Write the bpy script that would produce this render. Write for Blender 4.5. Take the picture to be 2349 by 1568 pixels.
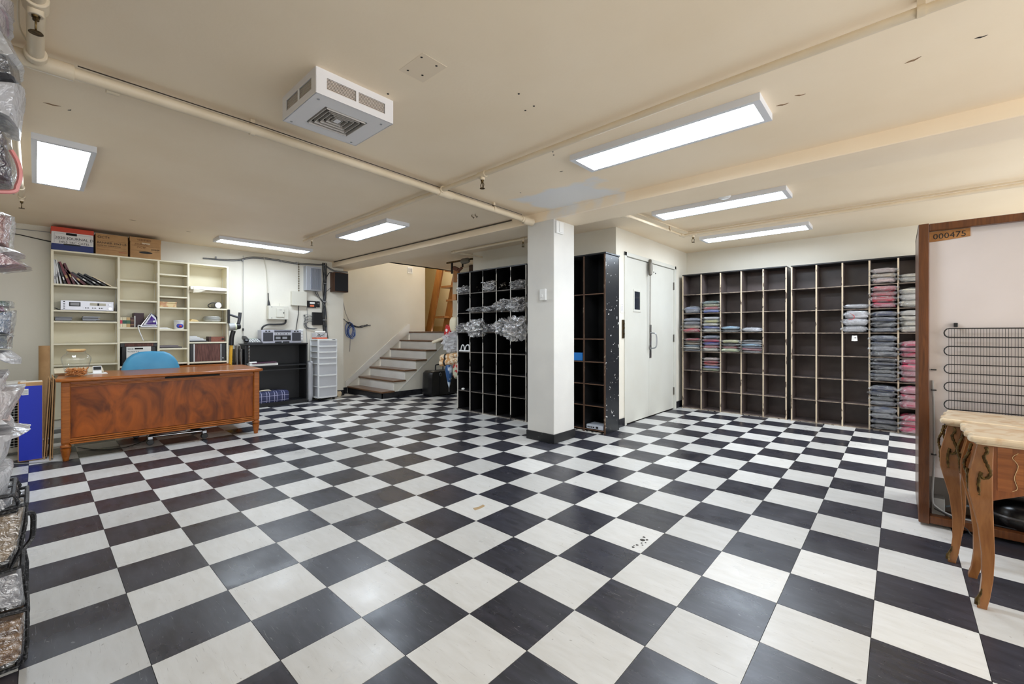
import bpy, math, random
from mathutils import Vector, Matrix, noise
for o in list(bpy.data.objects): bpy.data.objects.remove(o)
SC = bpy.context.scene
COL = SC.collection
PI = math.pi
# ------------------------------------------------------------------ camera, world, exposure
TILE = 0.3048
YAW = 2.304
CAM = Vector((1.297, -1.1814, 1.1409))
cd = bpy.data.cameras.new('camera'); cam = bpy.data.objects.new('camera', cd); COL.objects.link(cam)
cam.location = CAM; cam.rotation_euler = (PI/2, 0, YAW-PI/2)
cd.sensor_fit = 'HORIZONTAL'; cd.sensor_width = 36; cd.lens = 985.01/2349*36
cd.shift_y = -(784-762.94)/2349; cd.clip_start = 0.02; cd.clip_end = 60
SC.camera = cam
w = bpy.data.worlds.new('world'); SC.world = w; w.use_nodes = True
w.node_tree.nodes['Background'].inputs[0].default_value = (.96, 0.98, 1, 1)
w.node_tree.nodes['Background'].inputs[1].default_value = 2.4
SC.view_settings.view_transform = 'Standard'; SC.view_settings.look = 'None'
SC.view_settings.gamma = 1; SC.view_settings.use_curve_mapping = False
SC.view_settings.exposure = 0.76
SC.cycles.diffuse_bounces = 4; SC.cycles.max_bounces = 7; SC.cycles.glossy_bounces = 2; SC.cycles.transparent_max_bounces = 10
SC.cycles.caustics_reflective = False; SC.cycles.caustics_refractive = False
PANEL_POWER = 20.0          # emission of the LED diffusers
# ------------------------------------------------------------------ materials
def lin(c):
    return tuple((v/255/12.92 if v/255 <= .04045 else ((v/255+.055)/1.055)**2.4) for v in c)
MATS = {}
def nn(nt, t, **kw):
    n = nt.nodes.new(t)
    for k, v in kw.items():
        if k.startswith('i_'):
            n.inputs[int(k[2:])].default_value = v
        else: setattr(n, k, v)
    return n
def mat(name, c, rough=.5, metal=0, c2=None, scale=8, stretch=(1,1,1), detail=5, mix=(.35,.65), bump=0, bscale=None, spec=.5, coat=0, coords='Object', emit=0, dist=0):
    """principled colour, optionally noise-mixed towards c2, optional bump"""
    if name in MATS: return MATS[name]
    m = bpy.data.materials.new(name); m.use_nodes = True; nt = m.node_tree; b = nt.nodes['Principled BSDF']
    a = lin(c)+(1,)
    b.inputs['Base Color'].default_value = a; b.inputs['Roughness'].default_value = rough
    b.inputs['Metallic'].default_value = metal; b.inputs['Specular IOR Level'].default_value = spec
    b.inputs['Coat Weight'].default_value = coat; b.inputs['Coat Roughness'].default_value = .12
    if emit:
        b.inputs['Emission Color'].default_value = a; b.inputs['Emission Strength'].default_value = emit
    if c2 or bump:
        if coords == 'World':
            g = nn(nt, 'ShaderNodeNewGeometry'); src = g.outputs['Position']
        else:
            g = nn(nt, 'ShaderNodeTexCoord'); src = g.outputs['Object']
        mp = nn(nt, 'ShaderNodeMapping'); mp.inputs['Scale'].default_value = stretch
        nt.links.new(src, mp.inputs[0])
    if c2:
        n = nn(nt, 'ShaderNodeTexNoise'); n.inputs['Scale'].default_value = scale; n.inputs['Detail'].default_value = detail
        n.inputs['Distortion'].default_value = dist
        nt.links.new(mp.outputs[0], n.inputs['Vector'])
        r = nn(nt, 'ShaderNodeValToRGB'); r.color_ramp.elements[0].position = mix[0]; r.color_ramp.elements[1].position = mix[1]
        r.color_ramp.elements[0].color = a; r.color_ramp.elements[1].color = lin(c2)+(1,)
        nt.links.new(n.outputs['Fac'], r.inputs[0]); nt.links.new(r.outputs[0], b.inputs['Base Color'])
    if bump:
        n2 = nn(nt, 'ShaderNodeTexNoise'); n2.inputs['Scale'].default_value = bscale or scale*3; n2.inputs['Detail'].default_value = 4
        nt.links.new(mp.outputs[0], n2.inputs['Vector'])
        bp = nn(nt, 'ShaderNodeBump'); bp.inputs['Strength'].default_value = bump; bp.inputs['Distance'].default_value = .01
        nt.links.new(n2.outputs['Fac'], bp.inputs['Height']); nt.links.new(bp.outputs[0], b.inputs['Normal'])
    MATS[name] = m; return m
def film(name, tint=(235,238,245), dens=.16, rough=.12, wr=40, bstr=.6, gloss=.12):
    """thin clear plastic: transparent sheet with glossy wrinkles and a little milkiness"""
    m = bpy.data.materials.new(name); m.use_nodes = True; nt = m.node_tree
    for n in list(nt.nodes): nt.nodes.remove(n)
    out = nn(nt, 'ShaderNodeOutputMaterial'); tr = nn(nt, 'ShaderNodeBsdfTransparent')
    gl = nn(nt, 'ShaderNodeBsdfGlossy'); gl.inputs['Roughness'].default_value = rough
    df = nn(nt, 'ShaderNodeBsdfDiffuse'); df.inputs['Color'].default_value = lin(tint)+(1,)
    tl = nn(nt, 'ShaderNodeBsdfTranslucent'); tl.inputs['Color'].default_value = lin(tint)+(1,)
    dt = nn(nt, 'ShaderNodeMixShader'); dt.inputs[0].default_value = .5; nt.links.new(df.outputs[0], dt.inputs[1]); nt.links.new(tl.outputs[0], dt.inputs[2])
    tc = nn(nt, 'ShaderNodeTexCoord'); no = nn(nt, 'ShaderNodeTexNoise'); no.inputs['Scale'].default_value = wr; no.inputs['Detail'].default_value = 3; no.inputs['Distortion'].default_value = 1.2
    nt.links.new(tc.outputs['Object'], no.inputs['Vector'])
    bp = nn(nt, 'ShaderNodeBump'); bp.inputs['Strength'].default_value = bstr; bp.inputs['Distance'].default_value = .02
    nt.links.new(no.outputs['Fac'], bp.inputs['Height'])
    nt.links.new(bp.outputs[0], gl.inputs['Normal'])
    lw = nn(nt, 'ShaderNodeLayerWeight'); lw.inputs['Blend'].default_value = .5; nt.links.new(bp.outputs[0], lw.inputs['Normal'])
    pw = nn(nt, 'ShaderNodeMath', operation='POWER'); pw.inputs[1].default_value = 3; nt.links.new(lw.outputs['Facing'], pw.inputs[0])
    ma = nn(nt, 'ShaderNodeMath', operation='MULTIPLY_ADD'); ma.inputs[1].default_value = .5; ma.inputs[2].default_value = gloss; ma.use_clamp = True; nt.links.new(pw.outputs[0], ma.inputs[0])
    m1 = nn(nt, 'ShaderNodeMixShader'); m1.inputs[0].default_value = dens
    nt.links.new(tr.outputs[0], m1.inputs[1]); nt.links.new(dt.outputs[0], m1.inputs[2])
    m2 = nn(nt, 'ShaderNodeMixShader'); nt.links.new(ma.outputs[0], m2.inputs[0])
    nt.links.new(m1.outputs[0], m2.inputs[1]); nt.links.new(gl.outputs[0], m2.inputs[2])
    nt.links.new(m2.outputs[0], out.inputs[0]); MATS[name] = m; return m
def wood(name, c, c2, scale=3, stretch=(1,12,12), rough=.35, coat=.3, dist=1.5, spec=.35):
    return mat(name, c, rough, 0, c2, scale, stretch, 8, (.3,.72), bump=.05, bscale=30, coat=coat, dist=dist, spec=spec)
def tile_mat(name, c, c2, c3, rough):
    m = bpy.data.materials.new(name); m.use_nodes = True; nt = m.node_tree; b = nt.nodes['Principled BSDF']; L = nt.links.new
    g = nn(nt, 'ShaderNodeNewGeometry')
    # per-tile id from the world grid
    dv = nn(nt, 'ShaderNodeVectorMath', operation='DIVIDE'); dv.inputs[1].default_value = (TILE, TILE, 10); L(g.outputs['Position'], dv.inputs[0])
    fl = nn(nt, 'ShaderNodeVectorMath', operation='FLOOR'); L(dv.outputs[0], fl.inputs[0])
    wn = nn(nt, 'ShaderNodeTexWhiteNoise'); wn.noise_dimensions = '3D'; L(fl.outputs[0], wn.inputs['Vector'])
    ad = nn(nt, 'ShaderNodeVectorMath', operation='MULTIPLY_ADD'); ad.inputs[1].default_value = (9, 9, 9); L(wn.outputs['Color'], ad.inputs[0]); L(g.outputs['Position'], ad.inputs[2])
    mp = nn(nt, 'ShaderNodeMapping'); mp.inputs['Scale'].default_value = (4, 14, 1); mp.inputs['Rotation'].default_value = (0, 0, .35); L(ad.outputs[0], mp.inputs[0])
    n1 = nn(nt, 'ShaderNodeTexNoise'); n1.inputs['Scale'].default_value = 2; n1.inputs['Detail'].default_value = 8; n1.inputs['Distortion'].default_value = .6; L(mp.outputs[0], n1.inputs['Vector'])
    r = nn(nt, 'ShaderNodeValToRGB'); e = r.color_ramp.elements; e[0].position = .3; e[1].position = .75; e[0].color = lin(c)+(1,); e[1].color = lin(c2)+(1,); L(n1.outputs['Fac'], r.inputs[0])
    hs = nn(nt, 'ShaderNodeHueSaturation'); L(r.outputs[0], hs.inputs['Color'])
    mr = nn(nt, 'ShaderNodeMapRange'); mr.inputs['To Min'].default_value = .86; mr.inputs['To Max'].default_value = 1.12; L(wn.outputs['Value'], mr.inputs['Value']); L(mr.outputs[0], hs.inputs['Value'])
    # scratches and scuffs
    w1 = nn(nt, 'ShaderNodeMapping'); w1.inputs['Scale'].default_value = (3, 60, 1); w1.inputs['Rotation'].default_value = (0, 0, .9); L(ad.outputs[0], w1.inputs[0])
    n2 = nn(nt, 'ShaderNodeTexNoise'); n2.inputs['Scale'].default_value = 2.2; n2.inputs['Detail'].default_value = 3; n2.inputs['Distortion'].default_value = 2.5; L(w1.outputs[0], n2.inputs['Vector'])
    r2 = nn(nt, 'ShaderNodeValToRGB'); r2.color_ramp.elements[0].position = .66; r2.color_ramp.elements[1].position = .74; L(n2.outputs['Fac'], r2.inputs[0])
    n3 = nn(nt, 'ShaderNodeTexNoise'); n3.inputs['Scale'].default_value = 42; n3.inputs['Detail'].default_value = 2; L(g.outputs['Position'], n3.inputs['Vector'])
    r3 = nn(nt, 'ShaderNodeValToRGB'); r3.color_ramp.elements[0].position = .72; r3.color_ramp.elements[1].position = .76; L(n3.outputs['Fac'], r3.inputs[0])
    mx = nn(nt, 'ShaderNodeMath', operation='MAXIMUM'); L(r2.outputs[0], mx.inputs[0]); L(r3.outputs[0], mx.inputs[1])
    ml = nn(nt, 'ShaderNodeMath', operation='MULTIPLY'); ml.inputs[1].default_value = .45; L(mx.outputs[0], ml.inputs[0])
    mix = nn(nt, 'ShaderNodeMix'); mix.data_type = 'RGBA'; mix.inputs['B'].default_value = lin(c3)+(1,); L(ml.outputs[0], mix.inputs['Factor']); L(hs.outputs[0], mix.inputs['A'])
    L(mix.outputs['Result'], b.inputs['Base Color'])
    n4 = nn(nt, 'ShaderNodeTexNoise'); n4.inputs['Scale'].default_value = 3; n4.inputs['Detail'].default_value = 5; L(g.outputs['Position'], n4.inputs['Vector'])
    mr2 = nn(nt, 'ShaderNodeMapRange'); mr2.inputs['From Min'].default_value = .3; mr2.inputs['From Max'].default_value = .7; mr2.inputs['To Min'].default_value = rough-.1; mr2.inputs['To Max'].default_value = rough+.12; L(n4.outputs['Fac'], mr2.inputs['Value']); L(mr2.outputs[0], b.inputs['Roughness'])
    bp = nn(nt, 'ShaderNodeBump'); bp.inputs['Strength'].default_value = .12; bp.inputs['Distance'].default_value = .004; L(n4.outputs['Fac'], bp.inputs['Height']); L(bp.outputs[0], b.inputs['Normal'])
    MATS[name] = m; return m
def paint(name, c, c2, patches=()):
    """wall/ceiling paint with faint mottling; patches = (cx,cy,hx,hy,colour) repainted rectangles in world XY"""
    m = mat(name, c, .55, 0, c2, 1.3, (1,1,1), 6, (.35,.7), bump=.06, bscale=60, coords='World')
    nt = m.node_tree; b = nt.nodes['Principled BSDF']
    cur = b.inputs['Base Color'].links[0].from_socket
    for (cx, cy, hx, hy, col) in patches:
        g = nn(nt, 'ShaderNodeNewGeometry')
        no = nn(nt, 'ShaderNodeTexNoise'); no.inputs['Scale'].default_value = 5; nt.links.new(g.outputs['Position'], no.inputs['Vector'])
        s = nn(nt, 'ShaderNodeVectorMath', operation='SUBTRACT'); s.inputs[1].default_value = (cx, cy, 0); nt.links.new(g.outputs['Position'], s.inputs[0])
        a = nn(nt, 'ShaderNodeVectorMath', operation='ABSOLUTE'); nt.links.new(s.outputs[0], a.inputs[0])
        d = nn(nt, 'ShaderNodeVectorMath', operation='DIVIDE'); d.inputs[1].default_value = (hx, hy, 100); nt.links.new(a.outputs[0], d.inputs[0])
        sp = nn(nt, 'ShaderNodeSeparateXYZ'); nt.links.new(d.outputs[0], sp.inputs[0])
        mx = nn(nt, 'ShaderNodeMath', operation='MAXIMUM'); nt.links.new(sp.outputs[0], mx.inputs[0]); nt.links.new(sp.outputs[1], mx.inputs[1])
        ad = nn(nt, 'ShaderNodeMath', operation='ADD'); nt.links.new(mx.outputs[0], ad.inputs[0]); nt.links.new(no.outputs['Fac'], ad.inputs[1])
        mr = nn(nt, 'ShaderNodeMapRange'); mr.inputs['From Min'].default_value = 1.6; mr.inputs['From Max'].default_value = 1.3; nt.links.new(ad.outputs[0], mr.inputs['Value'])
        mi = nn(nt, 'ShaderNodeMix'); mi.data_type = 'RGBA'; mi.inputs['B'].default_value = lin(col)+(1,)
        nt.links.new(mr.outputs[0], mi.inputs['Factor']); nt.links.new(cur, mi.inputs['A']); cur = mi.outputs['Result']
    nt.links.new(cur, b.inputs['Base Color'])
    return m
def speckle(name, c, c2, thr=.68, scale=30, rough=.4, metal=0, stretch=(1,1,1)):
    """paint with chipped spots showing c2"""
    return mat(name, c, rough, metal, c2, scale, stretch, 4, (thr, thr+.02))
# ------------------------------------------------------------------ mesh builder
class MB:
    def __init__(s): s.v = []; s.f = []
    def add(s, v, f):
        n = len(s.v); s.v += [tuple(p) for p in v]; s.f += [tuple(i+n for i in q) for q in f]; return s
    def box(s, x0, x1, y0, y1, z0, z1):
        return s.add([(x0,y0,z0),(x1,y0,z0),(x1,y1,z0),(x0,y1,z0),(x0,y0,z1),(x1,y0,z1),(x1,y1,z1),(x0,y1,z1)],
            [(0,3,2,1),(4,5,6,7),(0,1,5,4),(1,2,6,5),(2,3,7,6),(3,0,4,7)])
    def obox(s, c, size, R=None):
        R = R or Matrix.Identity(3); hx, hy, hz = (q/2 for q in size); c = Vector(c)
        t = MB().box(-hx,hx,-hy,hy,-hz,hz); return s.add([c+R@Vector(p) for p in t.v], t.f)
    def cyl(s, p0, p1, r0, r1=None, n=14):
        r1 = r0 if r1 is None else r1; p0 = Vector(p0); p1 = Vector(p1); a = (p1-p0).normalized()
        u = a.orthogonal().normalized(); w = a.cross(u); v = []
        for p, r in ((p0, r0), (p1, r1)):
            for i in range(n):
                t = 2*PI*i/n; v.append(p+(u*math.cos(t)+w*math.sin(t))*r)
        f = [(i, (i+1) % n, n+(i+1) % n, n+i) for i in range(n)]+[tuple(range(n-1,-1,-1)), tuple(range(n,2*n))]
        return s.add(v, f)
    def tube(s, pts, r, n=8, closed=False):
        P = [Vector(p) for p in pts]; m = len(P); v = []; prev = None
        for i, p in enumerate(P):
            if closed: t = P[(i+1) % m]-P[i-1]
            else: t = P[min(i+1, m-1)]-P[max(i-1, 0)]
            t.normalize()
            u = t.orthogonal().normalized() if prev is None else (prev-t*prev.dot(t)).normalized()
            prev = u; w = t.cross(u); rr = r[i] if isinstance(r, (list, tuple)) else r
            for k in range(n):
                a = 2*PI*k/n; v.append(p+(u*math.cos(a)+w*math.sin(a))*rr)
        f = []
        for i in range(m if closed else m-1):
            j = (i+1) % m
            for k in range(n): f.append((i*n+k, i*n+(k+1) % n, j*n+(k+1) % n, j*n+k))
        if not closed: f += [tuple(range(n-1,-1,-1)), tuple(range((m-1)*n, m*n))]
        return s.add(v, f)
    def lathe(s, prof, c=(0,0,0), n=20, R=None):
        c = Vector(c); R = R or Matrix.Identity(3); v = []; m = len(prof)
        for r, z in prof:
            for k in range(n):
                a = 2*PI*k/n; v.append(c+R@Vector((r*math.cos(a), r*math.sin(a), z)))
        f = [(i*n+k, i*n+(k+1) % n, (i+1)*n+(k+1) % n, (i+1)*n+k) for i in range(m-1) for k in range(n)]
        f += [tuple(range(n-1,-1,-1)), tuple(range((m-1)*n, m*n))]
        return s.add(v, f)
    def prism(s, poly, ax, a0, a1):
        """poly in the two other axes (in x,y,z order), extruded along ax"""
        def P(p, a): return {'x': (a, p[0], p[1]), 'y': (p[0], a, p[1]), 'z': (p[0], p[1], a)}[ax]
        n = len(poly); v = [P(p, a0) for p in poly]+[P(p, a1) for p in poly]
        return s.add(v, [tuple(range(n)), tuple(range(2*n-1, n-1, -1))]+[(i, n+i, n+(i+1) % n, (i+1) % n) for i in range(n)])
    def sell(s, c, rad, e1=.5, e2=.5, nu=20, nv=12, amp=0, fr=3, seed=0):
        """superellipsoid with noise"""
        c = Vector(c); v = []; f = []
        sg = lambda q, e: math.copysign(abs(q)**e, q)
        for j in range(nv+1):
            b = -PI/2+PI*j/nv
            for i in range(nu):
                a = 2*PI*i/nu
                p = Vector((sg(math.cos(b), e1)*sg(math.cos(a), e2), sg(math.cos(b), e1)*sg(math.sin(a), e2), sg(math.sin(b), e1)))
                if amp: p *= 1+amp*noise.noise(p*fr+Vector((seed*7.3, seed*3.1, seed)))
                v.append(c+Vector((p.x*rad[0], p.y*rad[1], p.z*rad[2])))
        for j in range(nv):
            for i in range(nu): f.append((j*nu+i, j*nu+(i+1) % nu, (j+1)*nu+(i+1) % nu, (j+1)*nu+i))
        return s.add(v, f)
    def puff(s, poly, ax, a0, a1, sl=6, pinch=.72, amp=.01, seed=0, sub=2):
        """outline extruded along an axis with pinched ends and wrinkles: bags and cushions"""
        q = []
        for i in range(len(poly)):
            p0 = Vector(poly[i]); p1 = Vector(poly[(i+1) % len(poly)])
            for k in range(sub): q.append(p0.lerp(p1, k/sub))
        cx = sum((p for p in q), Vector((0,0)))/len(q); n = len(q); v = []; f = []
        for j in range(sl+1):
            t = j/sl; k = pinch+(1-pinch)*min(1, math.sin(PI*min(max(t,.0),1))*1.6); a = a0+(a1-a0)*t
            for i, p in enumerate(q):
                d = noise.noise(Vector((i*.9+seed*5, j*1.3, seed*2.7)))*amp
                e = cx+(p-cx)*(k+d*6); b = a+noise.noise(Vector((i*.7, j*.5+9, seed)))*amp*2
                v.append({'x': (b, e.x, e.y), 'y': (e.x, b, e.y), 'z': (e.x, e.y, b)}[ax])
        for j in range(sl):
            for i in range(n): f.append((j*n+i, j*n+(i+1) % n, (j+1)*n+(i+1) % n, (j+1)*n+i))
        f += [tuple(range(n-1,-1,-1)), tuple(range(sl*n, sl*n+n))]
        return s.add(v, f)
    def mesh(s, name, off=(0,0,0), smooth=None):
        me = bpy.data.meshes.new(name); o = Vector(off)
        me.from_pydata([Vector(p)-o for p in s.v], [], s.f); me.update()
        import bmesh
        b = bmesh.new(); b.from_mesh(me); bmesh.ops.recalc_face_normals(b, faces=b.faces); b.to_mesh(me); b.free()
        if smooth:
            me.polygons.foreach_set('use_smooth', [True]*len(me.polygons)); me.set_sharp_from_angle(angle=math.radians(smooth))
        return me
def bev(o, wd=.003, seg=2):
    m = o.modifiers.new('bevel', 'BEVEL'); m.width = wd; m.segments = seg; m.limit_method = 'ANGLE'; m.angle_limit = math.radians(40); return o
def tag(o, label=None, cat=None, group=None, kind=None):
    for k, v in (('label', label), ('category', cat), ('group', group), ('kind', kind)):
        if v: o[k] = v
    return o
def worldloc(o):
    p = Vector((0,0,0))
    while o: p += o.location; o = o.parent
    return p
def thing(name, label, cat, loc=(0,0,0), group=None, rz=0):
    o = bpy.data.objects.new(name, None); COL.objects.link(o); o.location = loc; o.rotation_euler = (0,0,rz); o.empty_display_size = .05
    return tag(o, label, cat, group)
def part(parent, name, mb, m, smooth=None, bevel=0, label=None, local=False, kind=None):
    """mesh child; geometry in world coordinates unless local (things that are turned use local)"""
    off = (0,0,0) if local or parent is None else worldloc(parent)
    o = bpy.data.objects.new(name, mb.mesh(name, off, smooth)); COL.objects.link(o); o.parent = parent
    o.data.materials.append(m)
    if bevel: bev(o, bevel)
    return tag(o, label, kind=kind)
def solo(name, mb, m, label, cat, smooth=None, bevel=0, group=None, loc=None):
    """a thing that is one mesh"""
    loc = loc or tuple(sum(p[i] for p in mb.v)/len(mb.v) for i in (0,1))+(min(p[2] for p in mb.v),)
    o = bpy.data.objects.new(name, mb.mesh(name, loc, smooth)); COL.objects.link(o); o.location = loc
    o.data.materials.append(m)
    if bevel: bev(o, bevel)
    return tag(o, label, cat, group)
def struct(name, mb, m, label=None, bevel=0, parent=None, smooth=None):
    o = bpy.data.objects.new(name, mb.mesh(name, (0,0,0), smooth)); COL.objects.link(o); o.data.materials.append(m)
    if bevel: bev(o, bevel)
    if parent: o.parent = parent
    return tag(o, label, kind=None if parent else 'structure')
def text(parent, body, size, loc, right, up, m, name='lettering', depth=.0006, local=False, align='LEFT'):
    c = bpy.data.curves.new('t', 'FONT'); c.body = body; c.size = size; c.extrude = depth; c.align_x = align; c.resolution_u = 2
    t = bpy.data.objects.new('t', c); me = bpy.data.meshes.new_from_object(t); bpy.data.objects.remove(t); bpy.data.curves.remove(c)
    r = Vector(right).normalized(); u = Vector(up).normalized(); n = r.cross(u)
    M = Matrix((r, u, n)).transposed().to_4x4(); off = Vector((0,0,0)) if local else worldloc(parent)
    M.translation = Vector(loc)-off; me.transform(M); me.materials.append(m)
    o = bpy.data.objects.new(name, me); COL.objects.link(o); o.parent = parent; return o
def RZ(a): return Matrix.Rotation(a, 3, 'Z')
def RX(a): return Matrix.Rotation(a, 3, 'X')
def RY(a): return Matrix.Rotation(a, 3, 'Y')
def smoothpath(pts, k=5):
    P = [Vector(p) for p in pts]; out = []
    for i in range(len(P)-1):
        a, b, c, d = P[max(i-1,0)], P[i], P[i+1], P[min(i+2,len(P)-1)]
        for j in range(k):
            t = j/k; out.append(.5*((2*b)+(c-a)*t+(2*a-5*b+4*c-d)*t*t+(3*b-a-3*c+d)*t**3))
    return out+[P[-1]]
# palette
M_wall = paint('cream wall paint', (230,225,212), (222,216,201))
M_ceil = paint('tan ceiling paint', (252,235,209), (246,227,198), [(-1.0,2.12,.42,.26,(236,236,236))])
M_pill = paint('patched pillar paint', (226,224,218), (208,206,202))
M_yel = paint('warm yellow stairwell paint', (246,230,190), (242,224,180))
M_white = mat('white gloss paint', (232,230,224), .35, c2=(222,219,212), scale=3)
M_door = mat('off-white door paint', (213,212,203), .4, c2=(206,204,194), scale=2)
M_plast = mat('white plastic', (236,236,234), .35)
M_black = mat('black paint', (22,21,22), .38, c2=(34,33,34), scale=6)
M_blackp = mat('black plastic', (20,20,22), .4)
M_base = mat('black vinyl baseboard', (24,24,27), .3, c2=(46,46,50), scale=10)
M_chrome = mat('chrome', (200,200,205), .15, 1)
M_steel = mat('brushed steel', (170,172,176), .32, 1)
M_bronze = mat('old bronze', (120,98,60), .4, .9, c2=(60,48,30), scale=60)
M_pipe = mat('painted pipe', (228,212,186), .45, c2=(220,203,175), scale=4)
M_card = mat('brown cardboard', (186,146,100), .8, c2=(172,132,88), scale=10)
M_tread = wood('oak tread', (120,84,56), (84,56,38), 4, (2,14,14), .3)
M_walnut = wood('desk walnut', (166,84,24), (88,40,10), 3.6, (1,1.5,.65), .32, .08, 2.2, .2)
M_walnut2 = wood('desk moulding walnut', (172,98,38), (130,70,24), 5, (14,1,14), .28, .15, 1.5, .25)
M_ladder = wood('ladder pine', (176,118,58), (140,88,40), 4, (10,10,1), .4)
M_frame = wood('fridge case oak', (108,62,29), (74,40,17), 4, (10,10,1), .35)
M_hutch = mat('cream shelf paint', (240,232,206), .45, c2=(232,223,196), scale=2)
M_dark = mat('black void', (6,6,6), .8)
M_red = mat('red plastic', (190,40,40), .4)
M_ink = mat('black ink', (18,18,18), .6)
M_cord = mat('black cord', (28,28,30), .5)
M_gcord = mat('grey cord', (150,150,150), .5)
M_paper = mat('white paper', (238,236,230), .7)
F_bag = film('clear bag film', dens=.13, rough=.17, bstr=.7, gloss=.26)
F_milk = film('milky bag film', (252,252,255), dens=.66, rough=.2, wr=25, gloss=.14)
F_foil = film('crumpled clear film', (246,246,255), dens=.26, rough=.16, wr=14, bstr=.5, gloss=.6)
random.seed(4)
# ------------------------------------------------------------------ room shell
CZ = 2.405; LX = -6.24; FY = 5.75; SX = -6.55; RXW = 4.6; NY = -1.9
floor = struct('floor', MB().box(-8.2, RXW+.1, NY-.1, FY+.1, -.12, -.004), mat('dark floor mastic', (58,50,42), .8), 'black and white checkerboard vinyl tile floor')
M_tb = tile_mat('black vinyl tile', (40,40,46), (62,62,72), (150,148,150), .3)
M_tw = tile_mat('white vinyl tile', (218,217,214), (207,205,200), (120,112,104), .34)
def tile_mesh(m, n):
    h = TILE/2-.0009
    t = MB().box(-h, h, -h, h, -.004, 0); me = t.mesh(n); me.materials.append(m); return me
tme = (tile_mesh(M_tb, 'black_tile'), tile_mesh(M_tw, 'white_tile'))
fw = Vector((math.cos(YAW), math.sin(YAW), 0)); rt = Vector((math.sin(YAW), -math.cos(YAW), 0))
tiles = []
for i in range(-27, 14):
    for j in range(-7, 19):
        x = (i+.5)*TILE; y = (j+.5)*TILE
        if x > RXW or y < NY or y > FY+.1 or (x < LX-.4): continue
        if x < SX+.2 and y > 2.6: continue
        if -3.7 < x < -1.35 and y > 3.6: continue
        d = Vector((x, y, 0))-CAM; z = d.dot(fw); a = -1
        if z > .3:
            u = 1174.5+985*d.dot(rt)/z; v = 763+985*1.141/z
            if -60 < u < 2409 and v < 1640: a = 1/z
        tiles.append((a, i, j, x, y))
tiles.sort(reverse=True)
rest = (MB(), MB())
for k, (a, i, j, x, y) in enumerate(tiles):
    c = (i+j) % 2
    if k < 300:
        o = bpy.data.objects.new('floor_tile', tme[c]); COL.objects.link(o); o.parent = floor
        o.location = (x, y, random.uniform(-.0006, .0004))
    else:
        h = TILE/2-.0009; rest[c].box(x-h, x+h, y-h, y+h, -.004, 0)
for c, m in ((0, M_tb), (1, M_tw)):
    o = part(floor, 'black_floor_tiles' if c == 0 else 'white_floor_tiles', rest[c], m); o['kind'] = 'stuff'
chip = mat('bare floor patch', (176,150,112), .8)
part(floor, 'tile_chip', MB().prism([(-.762,.725),(-.727,.711),(-.722,.76),(-.729,.803),(-.755,.809),(-.75,.765)], 'z', .0, .0012), chip)
rnd = random.Random(8)
for k in range(9):
    x = .258+rnd.uniform(-.02, .02); y = .95+k*.018; r = rnd.uniform(.004, .011) if k != 6 else .02
    part(floor, 'tile_gouge', MB().prism([(x+r*math.cos(q)*rnd.uniform(.6,1), y+r*math.sin(q)*rnd.uniform(.5,1)) for q in (0,1,2,3,4,5)], 'z', .0, .001), mat('dark gouge', (70,66,62), .8))
# ceiling with the stairwell opening
cm = MB().box(SX-.2, RXW+.1, NY-.1, 2.78, CZ, CZ+.12).box(-5.55, RXW+.1, 2.78, FY+.1, CZ, CZ+.12)
ceil = struct('ceiling', cm, M_ceil, 'low tan plaster ceiling with old patches')
M_scar = mat('flaked plaster scar', (150,120,90), .9); M_hole = mat('dark hole', (40,34,28), .9)
def scar(pts, m=M_scar, nm='paint_scar'): part(ceil, nm, MB().prism(pts, 'z', CZ-.0015, CZ+.001), m)
for (x, y, s_, a) in ((.906,1.542,.05,.4),(.818,1.592,.06,.2),(1.347,1.545,.06,-.3),(-2.19,-1.118,.07,1.4),(-2.2,-1.05,.03,.5),(1.558,1.525,.04,.2),(-.668,1.579,.03,.3),(-5.1,-.45,.06,1.6),(-5.3,.1,.05,1.6)):
    s_ *= .5
    pts = [(x+s_*math.cos(a)*u-s_*math.sin(a)*v, y+s_*math.sin(a)*u+s_*math.cos(a)*v) for u, v in ((-1,-.1),(-.3,-.3),(.2,-.12),(1,-.22),(.5,.1),(0,.3),(-.5,.08))]
    scar(pts, M_hole if s_ < .023 else M_scar)
for x, y in ((-.33,.005),(-.33,.09),(-.44,.09),(-.46,.02),(-.712,.068),(-.197,.531),(-.215,.68),(-.281,.684),(-.526,1.285),(-.50,1.24),(-1.24,1.75)):
    scar([(x+.006*math.cos(q), y+.006*math.sin(q)) for q in range(6)], M_hole, 'screw_hole')
part(ceil, 'patch_plate', MB().prism([(-.30,-.01),(-.30,.13),(-.49,.13),(-.49,-.01)], 'z', CZ-.0008, CZ+.001), mat('ceiling patch', (240,222,196), .6))
# beam over the pillar
struct('trim_1', MB().box(SX-.2, RXW, 2.375, 2.78, 2.31, CZ+.02), M_ceil, 'shallow ceiling beam running over the pillar', .006)
# walls
struct('wall_left', MB().box(LX-.31, LX, NY, 2.585, 0, CZ+.05), M_wall, 'cream left wall with wiring')
struct('wall_stair', MB().box(SX-.15, SX, 2.5, 4.635, 0, 3.6), M_wall, 'cream stair side wall')
struct('wall_near', MB().box(LX-.3, RXW, NY-.12, NY, 0, CZ+.05), M_wall)
struct('wall_back', MB().box(-1.4, RXW+.1, FY, FY+.12, 0, CZ+.05), M_wall, 'cream far wall behind the tall shelving')
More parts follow.
